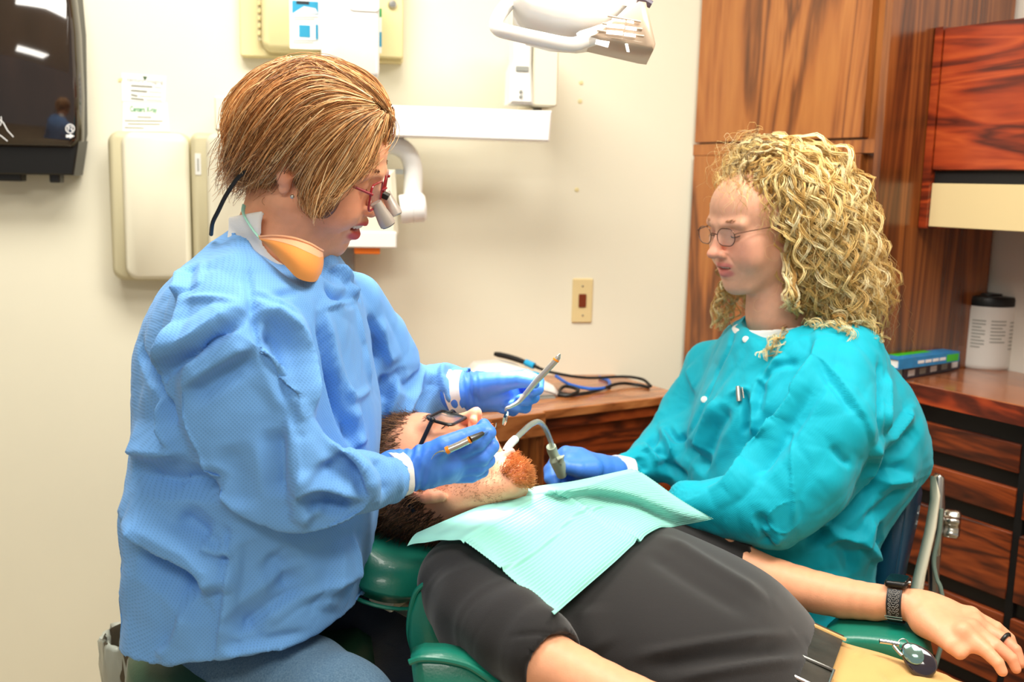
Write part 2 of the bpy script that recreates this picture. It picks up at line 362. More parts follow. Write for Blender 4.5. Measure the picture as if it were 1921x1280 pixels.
        acc = np.zeros((len(I), 3)); n = np.zeros(len(I))
        for a in range(8):
            for b in range(a + 1, 8):
                if sum(abs(off[a][i] - off[b][i]) for i in range(3)) != 1: continue
                va, vb = val[:, a], val[:, b]; m = (va < 0) != (vb < 0); t = np.where(m, va / np.where(m, va - vb, 1), 0)
                p = np.array(off[a]) + t[:, None] * (np.array(off[b]) - np.array(off[a])); acc += p * m[:, None]; n += m
        V = (I + acc / n[:, None]) * s.h + s.lo; Q = []
        for ax in range(3):
            o = [0, 0, 0]; o[ax] = 1; a = ins[:nx - o[0], :ny - o[1], :nz - o[2]]; b = ins[o[0]:, o[1]:, o[2]:]
            E = np.argwhere(a != b); sgn = a[E[:, 0], E[:, 1], E[:, 2]]; u, w = [(1, 2), (2, 0), (0, 1)][ax]
            q = []
            for du, dw in ((1, 1), (0, 1), (0, 0), (1, 0)):
                c = E.copy(); c[:, u] -= du; c[:, w] -= dw; q.append(idx[c[:, 0], c[:, 1], c[:, 2]])
            q = np.stack(q, 1); q[~sgn] = q[~sgn][:, ::-1]; Q.append(q)
        Q = np.concatenate(Q)
        if smooth: V = lap(V, Q, smooth)
        return V, Q
def edges_of(Q):
    e = np.concatenate([Q[:, [i, (i + 1) % Q.shape[1]]] for i in range(Q.shape[1])]); e.sort(1)
    key = e[:, 0].astype(np.int64) * (Q.max() + 1) + e[:, 1]; _, i = np.unique(key, return_index=True); return e[i]
def scat(idx, w, n): return np.stack([np.bincount(idx, w[:, i], n) for i in range(3)], 1)
def lap(V, Q, it=1, lam=0.5, mu=-0.52, taubin=True, E=None):
    E = edges_of(Q) if E is None else E; n = len(V); deg = np.bincount(E.ravel(), minlength=n)[:, None] + 1e-9
    for _ in range(it):
        for l in ((lam, mu) if taubin else (lam,)):
            s = scat(E[:, 0], V[E[:, 1]], n) + scat(E[:, 1], V[E[:, 0]], n); V = V + l * (s / deg - V)
    return V
def normals(V, Q):
    a = V[Q[:, 2]] - V[Q[:, 0]]; b = V[Q[:, 3 if Q.shape[1] > 3 else 1]] - V[Q[:, 1 if Q.shape[1] > 3 else 0]]; fn = np.cross(a, b); n = np.zeros_like(V)
    for i in range(Q.shape[1]): n += scat(Q[:, i], fn, len(V))
    return n / (np.linalg.norm(n, axis=1, keepdims=True) + 1e-12)
def snoise(P, scale, seed=0, octv=3):
    """cheap smooth noise: sums of rotated sines"""
    rg = np.random.RandomState(seed); out = np.zeros(len(P)); amp = 1.0; tot = 0
    for o in range(octv):
        for _ in range(4):
            d = rg.normal(size=3); d /= np.linalg.norm(d); ph = rg.uniform(0, 6.28); ph2 = rg.uniform(0, 6.28); d2 = rg.normal(size=3); d2 /= np.linalg.norm(d2)
            out += amp * np.sin((P @ d) * scale + ph + 1.3 * np.sin((P @ d2) * scale * 0.7 + ph2))
        tot += amp * 2; amp *= 0.5; scale *= 2.0
    return out / tot
def bvh(V, Q): return BVHTree.FromPolygons(V.tolist(), Q.tolist() if isinstance(Q, np.ndarray) else Q)
def on_surf(bv, px, py, Y=1.3):
    d = ray(px, py); h = bv.ray_cast(Vector(CAM), Vector(d))
    return V3(h[0]) if h[0] is not None else None
def fold(V, N, bv, lines):
    """press creases and raise ridges: lines of (pixels on the garment, width m, height m, sharpness)"""
    D = np.zeros(len(V))
    for pts, w, a, sh in lines:
        P2 = spline(pts, max(8, 6 * len(pts))); P = [on_surf(bv, *p) for p in P2]; P = [p for p in P if p is not None]
        if len(P) < 2: continue
        P = np.array(P); keep = [0]
        for i in range(1, len(P)):
            if np.linalg.norm(P[i] - P[keep[-1]]) < 0.045: keep.append(i)
        P = P[keep]; lo = P.min(0) - 2.2 * w; hi = P.max(0) + 2.2 * w
        I = np.where(np.all((V > lo) & (V < hi), 1))[0]
        if len(I) == 0 or len(P) < 2: continue
        best = np.full(len(I), 9.0); tt = np.zeros(len(I)); side = np.ones(len(I)); PP = proj(P); VI = proj(V[I])
        for i in range(len(P) - 1):
            a0, ab = P[i], P[i + 1] - P[i]; t = np.clip(((V[I] - a0) @ ab) / (ab @ ab + 1e-12), 0, 1); d = np.linalg.norm(V[I] - a0 - t[:, None] * ab, axis=1)
            m = d < best; best[m] = d[m]; tt[m] = (i + t[m]) / (len(P) - 1); e = PP[i + 1] - PP[i]; q = VI - PP[i]; side[m] = np.sign(e[0] * q[:, 1] - e[1] * q[:, 0])[m]
        taper = np.clip(np.minimum(tt, 1 - tt) * 5, 0.15, 1)
        x = best / w
        if abs(sh) == 2: sd = side if sh > 0 else -side; f_ = np.where(sd < 0, np.clip(1 - x, 0, 1), np.clip(1 - x / .28, 0, 1) ** .8)   # one long flank, one steep
        elif sh >= 1: f_ = np.clip(1 - x, 0, 1) ** sh
        else: f_ = np.exp(-x * x)
        D[I] += a * taper * f_
    V = V + N * D[:, None]
    return V
def crumple(V, N, cell, amp, seed, stretch=(1, 1, 1)):
    """facets of stiff paper cloth: flat patches that meet in sharp creases"""
    rg = np.random.RandomState(seed); sc = V3(stretch) / cell; P = V * sc; P = P + .25 * np.stack([snoise(V, 30, seed + i, 1) for i in range(3)], 1); lo = np.floor(P.min(0)).astype(int) - 1; hi = np.floor(P.max(0)).astype(int) + 2
    J = rg.uniform(0, 1, tuple(hi - lo + 1) + (3,)); C = np.floor(P).astype(int); f1 = np.full(len(P), 9.0); f2 = np.full(len(P), 9.0)
    for a in (-1, 0, 1):
        for b in (-1, 0, 1):
            for c_ in (-1, 0, 1):
                q = C + np.array([a, b, c_]); k = np.clip(q - lo, 0, np.array(J.shape[:3]) - 1); d = np.linalg.norm(q + J[k[:, 0], k[:, 1], k[:, 2]] - P, axis=1); m = d < f1; f2 = np.where(m, f1, np.minimum(f2, d)); f1 = np.where(m, d, f1)
    return V + N * (amp * (np.clip(f2 - f1, 0, .8) - .35))[:, None]
def settle(V, Q, k=1): return lap(V, Q, k, .45, -.47)
def wrinkle(V, Q, grow, iters=80, lim=0.02, seed=1, bend=0.12, wl=40.0, inward=0.6, pin=None, grav=0.0, amp=0.002):
    """let the cloth have more length than room: edges push apart and the surface buckles into folds"""
    E0 = edges_of(Q); Dg = np.concatenate([Q[:, [0, 2]], Q[:, [1, 3]]]); E = np.concatenate([E0, Dg]); n = len(V); V0 = V.copy(); N = normals(V, Q)
    d = V[E[:, 1]] - V[E[:, 0]]; L = np.linalg.norm(d, axis=1); mid = (V[E[:, 1]] + V[E[:, 0]]) / 2
    rest = L * grow(mid, d / (L[:, None] + 1e-12)); cnt = np.bincount(E.ravel(), minlength=n)[:, None]
    V = V + N * (amp * snoise(V, wl, seed, 3))[:, None]
    free = np.ones(n) if pin is None else 1 - pin
    for it in range(iters):
        d = V[E[:, 1]] - V[E[:, 0]]; l = np.linalg.norm(d, axis=1); c = (0.5 * (l - rest) / (l + 1e-12))[:, None] * d
        V = V + 1.5 * (scat(E[:, 0], c, n) - scat(E[:, 1], c, n)) / cnt * free[:, None]
        if bend > 0: V = lap(V, Q, 1, bend, 0, False, E0)
        if grav: V[:, 2] -= grav * free
        o = V - V0; h = np.sum(o * N, 1); hc = np.clip(h, -lim * inward, lim); tn = o - h[:, None] * N; tl = np.linalg.norm(tn, axis=1, keepdims=True); tn *= np.minimum(1, lim / (tl + 1e-9)); V = V0 + (tn + hc[:, None] * N) * free[:, None]
    return V
def strands(S, rad, cols, taper=True, sides=3):
    """many hairs (count, points, 3) as one mesh of thin tapering tubes"""
    S = np.asarray(S, float); c, n = S.shape[:2]; T = np.gradient(S, axis=1); T /= (np.linalg.norm(T, axis=2, keepdims=True) + 1e-12)
    ref = np.broadcast_to(V3((0.31, 0.77, 0.55)), T.shape); a = np.cross(T, ref); a /= (np.linalg.norm(a, axis=2, keepdims=True) + 1e-9); b = np.cross(T, a)
    r = np.broadcast_to(np.asarray(rad, float).reshape(-1, 1), (c, n)) * (np.linspace(1, 0.25, n)[None, :] ** 0.7 if taper else 1.0)
    th = np.arange(sides) * 2 * math.pi / sides
    P = S[:, :, None, :] + r[:, :, None, None] * (np.cos(th)[None, None, :, None] * a[:, :, None, :] + np.sin(th)[None, None, :, None] * b[:, :, None, :])
    base = (np.arange(c)[:, None, None] * n + np.arange(n - 1)[None, :, None]) * sides; j = np.arange(sides)[None, None, :]; j2 = (j + 1) % sides
    Q = np.stack([base + j, base + j2, base + sides + j2, base + sides + j], -1).reshape(-1, 4)
    C = np.repeat(np.asarray(cols, float), n * sides, 0)
    return P.reshape(-1, 3), Q, C
def frame(fwd, up):
    f = nrm(fwd); l = nrm(np.cross(up, f)); u = np.cross(f, l); return np.array([f, l, u])

# ------------------------------------------------------------------ the room
A_W = math.radians(10.0)
WX = V3((math.cos(A_W), math.sin(A_W), 0)); WN = V3((math.sin(A_W), -math.cos(A_W), 0)); WZ = V3((0, 0, 1))
W0 = W(1090, 565, 2.75); W0 = V3((W0[0], W0[1], 0.0))
WF = (W0, np.array([WX, WZ, WN]))                       # wall frame: along, up, towards the room
def wpt(px, py, off=0.0):
    p = hit(px, py, W0 + WN * off, WN) - W0; return float(p @ WX), float(p[2])
def wpos(u, v, n=0.0): return W0 + WX * u + WZ * v + WN * n
def wrect(px0, py0, px1, py1, off):
    a = [wpt(px0, py0, off), wpt(px1, py0, off), wpt(px0, py1, off), wpt(px1, py1, off)]
    return (a[0][0] + a[2][0]) / 2, (a[2][1] + a[3][1]) / 2, (a[1][0] + a[3][0]) / 2, (a[0][1] + a[1][1]) / 2
E1 = V3((0.527, -0.85, 0)); E1 /= np.linalg.norm(E1); E2 = V3((-E1[1], E1[0], 0))
RO = W(1291, 400, 2.80); RO = V3((RO[0], RO[1], 0.0))
RF = (RO, np.array([E1, E2, WZ]))                       # cabinet frame: along towards the camera, into the wall, up
def rs(px, py, t):
    p = hit(px, py, RO + E2 * t, E2) - RO; return float(p @ E1), float(p[2])
def rside(px, py, s):
    p = hit(px, py, RO + E1 * s, E1) - RO; return float(p @ E2), float(p[2])

m_wall = mat('painted_wall', (234, 229, 207), 0.75, noise=0.02, nscale=2.5, bump=0.05, bscale=220, spec=0.3)
m_ceil = mat('ceiling_tile', (238, 236, 228), 0.9, bump=0.2, bscale=120)
m_floor = mat('vinyl_floor', (176, 158, 128), 0.45, noise=0.12, nscale=5)
m_white = mat('white_plastic', (238, 237, 230), 0.35)
m_white2 = mat('white_enamel', (245, 244, 240), 0.22, coat=0.3)
m_cream = mat('cream_plastic', (233, 227, 203), 0.4)
m_cream2 = mat('dark_cream_plastic', (205, 196, 160), 0.45)  # one even darker cream, for the x-ray back housings and cabinet hinge
m_beige = mat('beige_enamel', (226, 212, 158), 0.4)
m_black = mat('black_plastic', (18, 17, 16), 0.35)
m_blackm = mat('matt_black', (14, 13, 13), 0.6)
m_grey = mat('grey_plastic', (150, 152, 145), 0.45)
m_chrome = mat('polished_steel', (205, 205, 200), 0.18, metal=1.0)
m_steel = mat('brushed_steel', (190, 188, 182), 0.32, metal=1.0)
m_orange = mat('orange_plastic', (250, 128, 22), 0.45)
m_paper = mat('white_paper', (246, 245, 240), 0.7)
m_ink = mat('grey_ink', (168, 170, 162), 0.7)
m_inkg = mat('green_ink', (40, 150, 80), 0.7)
m_inkb = mat('blue_ink', (38, 150, 190), 0.6)
m_inkw = mat('white_ink', (232, 232, 232), 0.6)
m_inkk = mat('black_ink', (35, 40, 45), 0.6)
TEAK = [(0.0, (80, 40, 16)), (0.25, (124, 68, 28)), (0.55, (164, 96, 44)), (1.0, (184, 118, 58))]
ROSE = [(0.0, (56, 18, 8)), (0.3, (104, 36, 16)), (0.6, (156, 56, 22)), (1.0, (186, 80, 34))]
DARK = [(0.0, (44, 16, 8)), (0.3, (84, 34, 14)), (0.6, (128, 54, 20)), (1.0, (160, 74, 30))]
ang = math.atan2(E1[1], E1[0])
m_teak = wood('teak_veneer_upright', TEAK, 'z', -ang, 1.0, 0.35, 0.9, 7.0)
m_teakside = wood('teak_veneer_side', [(0.0, (66, 30, 12)), (0.4, (108, 56, 22)), (1.0, (150, 86, 38))], 'z', -ang, 1.0, 0.22, 0.5, 12.0, coat=0.5)
m_rose = wood('rosewood_level', ROSE, 'x', -ang, 1.0, 0.35, 1.3, 9.0)
m_rosed = wood('rosewood_drawer', DARK, 'x', -ang, 1.0, 0.35, 2.0, 13.0)
m_rosetop = wood('rosewood_top', [(0.0, (104, 50, 24)), (0.4, (150, 84, 46)), (1.0, (178, 106, 60))], 'x', -ang, 1.0, 0.2, 2.0, 12.0, coat=0.5)
m_desk = wood('rosewood_desk', DARK, 'y', -ang, 1.0, 0.35, 2.0, 11.0)
m_desktop = wood('walnut_desk_top', [(0.0, (120, 66, 32)), (0.4, (166, 100, 54)), (1.0, (190, 124, 72))], 'y', -ang, 1.0, 0.25, 2.5, 11.0, coat=0.4)

# floor, ceiling, walls
struct(obj('floor', M().box((-3.2, -2.2, FZ - 0.1), (3.2, 3.9, FZ)), m_floor, smooth=False))
struct(obj('ceiling', M().box((-3.2, -2.2, CEIL), (3.2, 3.9, CEIL + 0.1)), m_ceil, smooth=False))
rw_s, _ = 0.63, 0
struct(obj('wall_back', M().box((-3.4, FZ, -0.12), (0.60, CEIL, 0), WF), m_wall, smooth=False))
m_wall2 = mat('white_painted_wall', (226, 220, 208), 0.75)
struct(obj('wall_right', M().box((-0.6, 0.46, FZ), (3.6, 0.58, CEIL), RF), m_wall2, smooth=False))
for i, (x, y, ww) in enumerate(((-0.55, 1.60, 0), (0.85, 0.95, 0), (-0.3, -0.8, 0))):
    t = thing('ceiling_light', ['recessed ceiling light panel over the person in pale blue gown', 'recessed ceiling light panel over the patient', 'recessed ceiling light panel behind the camera'][i], 'ceiling light', (x, y, CEIL))
    m = M()
    for a, b, c, d in ((-.63, -.33, .63, -.3), (-.63, .3, .63, .33), (-.63, -.3, -.6, .3), (.6, -.3, .63, .3)): m.box((x + a, y + b, CEIL - .02), (x + c, y + d, CEIL))
    obj('frame', m, m_white, t, smooth=False)

# ------------------------------------------------------------------ tall cabinet, upper cabinet, counter
sw, zt = 0.63, CEIL - 0.02
t = thing('tall_cabinet', 'tall teak-veneer cabinet behind the curly-haired assistant', 'cabinet', RO + E1 * 0.3)
m = M(); m.box((0, 0.022, FZ), (sw - 0.02, 0.445, zt), RF); obj('body', m, m_teak, t, smooth=False)
obj('side_panel', M().box((sw - 0.02, 0.0, FZ), (sw, 0.445, zt), RF, 0.001), m_teakside, t, smooth=False)
_, zr = rs(1450, 268, 0.0)
ub = rs(1622, 200, 0.0)[0]
obj('door', M().box((0.012, 0.0, zr + 0.006), (ub, 0.021, zt - 0.02), RF, 0.002), m_teak, t, smooth=False)
obj('door', M().box((0.012, 0.0, FZ + 0.12), (ub, 0.021, zr - 0.03), RF, 0.002), m_teak, t, smooth=False)
obj('rail', M().box((0.0, 0.006, zr - 0.028), (sw - 0.02, 0.022, zr + 0.002), RF), m_teak, t, smooth=False)
obj('plinth', M().box((0.0, 0.01, FZ), (sw - 0.02, 0.022, FZ + 0.11), RF), m_rosed, t, smooth=False)

# upper cabinet: front plane t = tu
tu = 0.15
z1 = rs(1810, 48, tu)[1]; z2 = rs(1810, 321, tu)[1]; z3 = rs(1810, 345, tu)[1]; z4 = rs(1810, 429, tu)[1]
t = thing('upper_cabinet', 'rosewood wall cabinet with flip-up door and cream valance below', 'cabinet', RO + E1 * 1.2 + WZ * z4)
SE = sw + 1.1
obj('side_panel', M().box((sw + 0.002, tu - 0.002, z4 - 0.005), (sw + 0.022, 0.456, z1 + 0.004), RF, 0.001), m_rose, t, smooth=False)
obj('case', M().box((sw + 0.024, tu + 0.03, z3 + 0.002), (SE, 0.456, z1), RF), m_rosed, t, smooth=False)
obj('flip_door', M().box((sw + 0.026, tu, z2 + 0.002), (SE, tu + 0.022, z1), RF, 0.002), m_rose, t, smooth=False)
obj('grip_channel', M().box((sw + 0.024, tu + 0.012, z3 + 0.001), (SE, tu + 0.028, z2), RF), m_blackm, t, smooth=False)
obj('valance', M().box((sw + 0.024, tu + 0.006, z4), (SE, tu + 0.026, z3), RF, 0.001), mat('cream_laminate', (222, 200, 150), 0.45), t, smooth=False)
obj('underside', M().box((sw + 0.024, tu + 0.03, z4 + 0.004), (SE, 0.456, z4 + 0.016), RF), m_rosed, t, smooth=False)

# counter with drawers: front edge plane tc
tc_ = 0.085
zc = rs(1705, 717, tc_)[1]
t = thing('drawer_counter', 'rosewood drawer counter with black grip channels along right wall', 'counter', RO + E1 * 1.2)
obj('countertop', M().box((sw + 0.003, tc_, zc - 0.042), (SE, 0.456, zc), RF, 0.003), m_rosetop, t, smooth=False)
obj('front_edge', M().box((sw + 0.003, tc_ - 0.004, zc - 0.042), (SE, tc_ - 0.0005, zc - 0.001), RF), m_rose, t, smooth=False)
tf = tc_ + 0.02
obj('carcass', M().box((sw + 0.003, tf + 0.03, FZ), (SE, 0.456, zc - 0.043), RF), m_blackm, t, smooth=False)
sdiv = rs(1903, 1000, tf)[0]
ys = []
zz = zc - 0.043
for k, (gap, h) in enumerate(((0.045, 0.062), (0.035, 0.062), (0.035, 0.15), (0.035, 0.16), (0.035, 0.16))):
    zb = zz - gap - h
    obj('drawer', M().box((sw + 0.006, tf, zb), (sdiv - 0.006, tf + 0.028, zz - gap), RF, 0.002), m_rosed, t, smooth=False)
    obj('grip_channel', M().box((sw + 0.006, tf + 0.012, zz - gap), (sdiv - 0.006, tf + 0.029, zz), RF), m_black, t, smooth=False)
    obj('drawer', M().box((sdiv + 0.012, tf, zb), (SE, tf + 0.028, zz - gap), RF, 0.002), m_rosed, t, smooth=False)
    obj('grip_channel', M().box((sdiv + 0.012, tf + 0.012, zz - gap), (SE, tf + 0.029, zz), RF), m_black, t, smooth=False)
    zz = zb
obj('divider', M().box((sdiv - 0.006, tf + 0.004, FZ), (sdiv + 0.012, tf + 0.029, zc - 0.043), RF), m_blackm, t, smooth=False)

# canister on the counter
def chit(px, py, z): 
    d = ray(px, py); return CAM + d * ((z - CAM[2]) / d[2])
pc = chit(1851, 690, zc) + V3((0, 0.03, 0)); rr = pxm(53, pc[1]); hb = W(1851, 571, pc[1])[2] - zc; hl = W(1853, 553, pc[1])[2] - zc
t = thing('wipes_canister', 'white plastic wipes canister with black lid on the counter', 'canister', pc)
b = obj('body', M().lathe([(rr * .93, 0), (rr * .98, .004), (rr, .012), (rr, hb - .01), (rr * .97, hb)], pc, WZ, 32), m_white, t)
obj('lid', M().lathe([(rr * .95, hb), (rr * .99, hb + .002), (rr * .99, hl - .006), (rr * .95, hl), (rr * .5, hl + .001), (rr * .48, hl + .005), (rr * .1, hl + .006)], pc, WZ, 32), m_black, t)
for k, (dx, w_, rows, y0, y1) in enumerate(((-0.62, 0.42, 9, 0.78, 0.36), (0.0, 0.5, 7, 0.78, 0.45), (0.62, 0.4, 8, 0.76, 0.34))):
    m = M()
    for r in range(rows):
        z = pc[2] + hb * (y0 + (y1 - y0) * r / (rows - 1)); pts = []
        for a in np.linspace(dx - w_ / 2, dx + w_ / 2 - (0.12 if r % 3 == 2 else 0), 7):
            th = -math.pi / 2 + a * 1.05; pts.append(pc + V3((math.cos(th) * (rr + .0006), math.sin(th) * (rr + .0006), z - pc[2])))
        G = np.array([[p + WZ * .0016 for p in pts], [p - WZ * .0016 for p in pts]]); m.sheet(G)
    obj('printed_lines', m, m_ink, b, smooth=False)
# books
def book(nm, label, px0, py0, px1, py1, z0, h, dep, cols):
    a = chit(px0, py0, z0); b_ = chit(px1, py1, z0); ex = nrm(b_ - a); ey = np.cross(WZ, ex); L = np.linalg.norm(b_ - a)
    t = thing(nm, label, 'book', a); fr = (a, np.array([ex, ey, WZ]))
    obj('pages', M().box((.003, .004, .003), (L - .001, dep - .004, h - .003), fr), m_paper, t, smooth=False)
    m = M(); m.box((0, 0, 0), (L, dep, .0025), fr); m.box((0, 0, h - .0025), (L, dep, h), fr); m.box((0, 0, .0025), (L, .0025, h - .0025), fr)
    c = obj('cover', m, cols[0], t, smooth=False); return t, fr, L, c
m_bk1 = mat('blue_book_cover', (30, 130, 190), 0.3, noise=0.15, nscale=30); m_bk2 = mat('dark_book_cover', (40, 36, 60), 0.3, noise=0.3, nscale=60); m_grn = mat('green_print', (60, 190, 40), 0.35)
t, fr, L, c = book('book', 'dark thick book lying at bottom of stack beside canister', 1693, 713, 1800, 692, zc + .001, .028, .15, [m_bk2])
for k in range(5): obj('spine_picture', M().box((L * (.08 + .19 * k), -.0008, .006), (L * (.19 + .19 * k), -.0001, .02), fr), [m_inkw, m_grey, m_inkw, m_grey, m_inkw][k], c, smooth=False)
t, fr, L, c = book('book', 'blue and green book lying on top of dark book', 1686, 694, 1799, 678, zc + .031, .024, .15, [m_bk1])
obj('cover_picture', M().box((L * .15, .03, .0241), (L * .7, .12, .0246), fr), m_grn, c, smooth=False)
obj('spine_picture', M().box((L * .78, -.0008, .003), (L * .98, -.0001, .02), fr), m_grn, c, smooth=False)
for k in range(4): obj('spine_print', M().box((L * (.3 + .12 * k), -.0008, .008), (L * (.4 + .12 * k), -.0001, .015), fr), m_inkw, c, smooth=False)

# ------------------------------------------------------------------ desk
ZD = 0.72
DA = chit(1283, 740, ZD)                                    # right front corner
DF = (V3((DA[0], DA[1], 0)), np.array([-E2, -E1, WZ]))       # along to the left, to the back, up
t = thing('desk', 'walnut desk against the back wall between the two clinicians', 'desk', (DA[0] - .3, DA[1], FZ))
dsp = 0.36
obj('desktop', M().box((0, 0, ZD - .022), (1.0, .40, ZD), DF, .002), m_desktop, t, smooth=False)
LJ = float((chit(1046, 781, ZD) - DF[0]) @ (-E2))
obj('front_rail', M().box((.0, .012, ZD - .05), (LJ - .004, .03, ZD - .023), DF), m_desk, t, smooth=False)
obj('modesty_panel', M().box((.0, .03, FZ + .06), (LJ - .004, .048, ZD - .051), DF), m_desk, t, smooth=False)
obj('drawer', M().box((LJ + .002, -.012, ZD - .058), (LJ + .4, .02, ZD - .0005), DF, .002), m_desktop, t, smooth=False)
obj('post', M().box((LJ - .004, .0, FZ), (LJ + .018, .38, ZD - .059), DF), wood('teak_post', TEAK, 'z', 0, 1, .4, 1, 9), t, smooth=False)
obj('end_panel', M().box((.0, .05, FZ), (.02, .38, ZD - .023), DF), m_desk, t, smooth=False)
obj('back_panel', M().box((LJ + .02, .36, FZ), (.98, .378, ZD - .06), DF), m_blackm, t, smooth=False)
# things on the desk
def dpt(px, py, h=0.0): return chit(px, py, ZD + h)
def curve_on(pix, h, n=60): return spline([dpt(p[0], p[1], p[2] if len(p) > 2 else h) for p in pix], n)
a = dpt(935, 752); b_ = dpt(1048, 747); ex = nrm(b_ - a); ey = np.cross(WZ, ex); L = np.linalg.norm(b_ - a)
t = thing('scaler_unit', 'white wedge-shaped scaler base on the desk behind raised hand', 'dental unit', a)
fr = (a - ey * 0.0, np.array([ex, WZ, ey]))
hm = W(935, 683, a[1] + .06)[2] - ZD
prof = [(-.06, 0), (L, 0), (L + .004, .012), (L * .93, .03), (L * .74, hm * .55), (L * .5, hm * .86), (L * .2, hm), (-.03, hm * .95), (-.062, hm * .6)]
obj('housing', M().prism(prof, .0, .14, .012, fr, both=True), m_white2, t, angle=50)
obj('base_pad', M().prism([(-.05, -.0), (L - .01, -.0), (L - .01, .004), (-.05, .004)], -.004, .13, 0, fr), m_grey, t, smooth=False)
m_cab = mat('black_rubber', (22, 22, 22), .45); m_cyan = mat('cyan_rubber', (40, 165, 215), .4); m_bluec = mat('blue_rubber', (30, 100, 200), .4)
t = thing('probe_cable', 'black instrument cable with pen-like end and cyan sleeve on desk', 'cable', dpt(1000, 720))
p = spline([W(928, 664, 2.62), W(955, 670, 2.6), W(985, 680, 2.58), W(1010, 690, 2.56)], 20)
obj('handle', M().tube(p, np.interp(np.linspace(0, 1, 20), [0, .1, .5, 1], [.0055, .0075, .0075, .0045]), 10), m_cab, t)
obj('sleeve', M().tube(spline([W(986, 680, 2.58), W(1002, 687, 2.565)], 6), .009, 10), m_cyan, t)
obj('cord', M().tube(spline([W(1008, 690, 2.56), W(1040, 700, 2.54), W(1100, 709, 2.56), W(1170, 707, 2.58), W(1205, 712, 2.55), W(1221, 725, 2.5)], 50), .004, 8), m_cab, t)
t = tag(obj('cable', M().tube(curve_on([(1218, 727, .004), (1195, 722, .006), (1160, 720, .01), (1120, 733, .005), (1080, 740, .005), (1050, 737, .005), (1060, 725, .012), (1085, 732, .012), (1065, 742, .006), (1030, 738, .005)], .005), .0045, 8), m_cab), 'black cable lying coiled on desk under the probe cord', 'cable')
t = tag(obj('cable', M().tube(curve_on([(1043, 706, .02), (1070, 722, .012), (1110, 730, .01), (1140, 726, .006), (1142, 715, .005), (1125, 708, .005)], .005), .0045, 8), m_bluec), 'bright blue hose loop lying on the desk', 'hose')
t = thing('cable_plug', 'small cyan plug lying beside white scaler base', 'plug', dpt(1004, 703, .03))
a = W(1004, 703, 2.52); obj('plug_body', M().tube([a - V3((.012, 0, .002)), a - V3((.004, 0, 0)), a + V3((.012, 0, -.003))], [.006, .009, .007], 10), m_cyan, t)
t = thing('desk_tray', 'small grey tray lying on desk behind the glasses', 'tray', dpt(930, 768))
a = dpt(930, 769, .0); obj('tray_base', M().box((-.05, -.01, 0), (.03, .05, .006), (a, np.array([-E2 * -1, -E1, WZ])), .002), m_grey, t)
obj('tray_lid', M().box((-.048, -.008, .0065), (.028, .048, .012), (a, np.array([-E2 * -1, -E1, WZ])), .002), m_white, t)

# ------------------------------------------------------------------ on the back wall
def wbox(m, px0, py0, px1, py1, n0, n1, r=.01, bev=.004):
    u0, v0, u1, v1 = wrect(px0, py0, px1, py1, n1); return m.prism(rrect(u0, v0, u1, v1, r), n0, n1, bev, WF)
# paper towel dispenser
n1 = .12
t = thing('towel_dispenser', 'black smoked-plastic paper towel dispenser at top left', 'dispenser', wpos(*wpt(60, 150), 0))
A = lambda x, y, n=n1: wpt(x, y, n)
m_smoke = mat('smoked_plastic', (34, 22, 16), 0.07, coat=0.6, noise=0.35, nscale=5, stretch=(3, 3, .7), spec=0.8)
oc = [A(-160, -30), A(-160, 272), A(132, 277), A(146, 262), A(147, 180), A(141, 60), A(134, 0), A(130, -30)]
cov = obj('cover', M().prism(oc[::-1], n1 - .06, n1, .012, WF), m_smoke, t, angle=50)
ob = [A(-160, 270), A(-160, 325), A(134, 329), A(144, 262)]
obj('chute', M().prism(ob[::-1], .012, n1 - .018, .004, WF), m_black, t)
obj('back_shell', M().prism([A(-160, -30, .06), A(-160, 318, .06), A(140, 322, .06), A(153, 250, .06), A(150, 60, .06), A(142, -30, .06)][::-1], .0, n1 - .061, .004, WF), m_black, t)
for x0, x1, y1 in ((-20, 40, 340), (92, 112, 343)):
    m = M(); wbox(m, x0, 318, x1, y1, n1 - .07, n1 - .03, .004, .003); obj('lever', m, m_black, t)
def wline(pix, n, r=.0012): return M().tube([wpos(*wpt(x, y, n), n) for x, y in pix], r, 5)
o1 = obj('hand_symbol', wline([(-20, 225), (-5, 222), (6, 230), (14, 245), (25, 257)], n1 + .0008), m_inkw, cov)
obj('hand_symbol', wline([(2, 219), (3, 228), (0, 236)], n1 + .0008), m_inkw, cov); obj('hand_symbol', wline([(-10, 248), (3, 256), (14, 265)], n1 + .0008), m_inkw, cov)
th = np.linspace(0, 2 * math.pi, 25); obj('roll_symbol', wline([(131.5 + 8 * math.cos(a), 241.5 + 8 * math.sin(a)) for a in th], n1 + .0008), m_inkw, cov)
obj('roll_symbol', wline([(128, 246), (128, 237), (135, 237), (135, 246)], n1 + .0008), m_inkw, cov); obj('roll_symbol', wline([(126, 236), (137, 247)], n1 + .0008, .0008), m_inkw, cov)
m = M(); q = [wpt(x, y, n1) for x, y in ((124, 253), (131, 253), (131, 250.5), (140, 255.5), (131, 260), (131, 258), (124, 258))]; m.prism(q[::-1], n1 + .0002, n1 + .001, 0, WF); obj('arrow_symbol', m, m_inkw, cov, smooth=False)
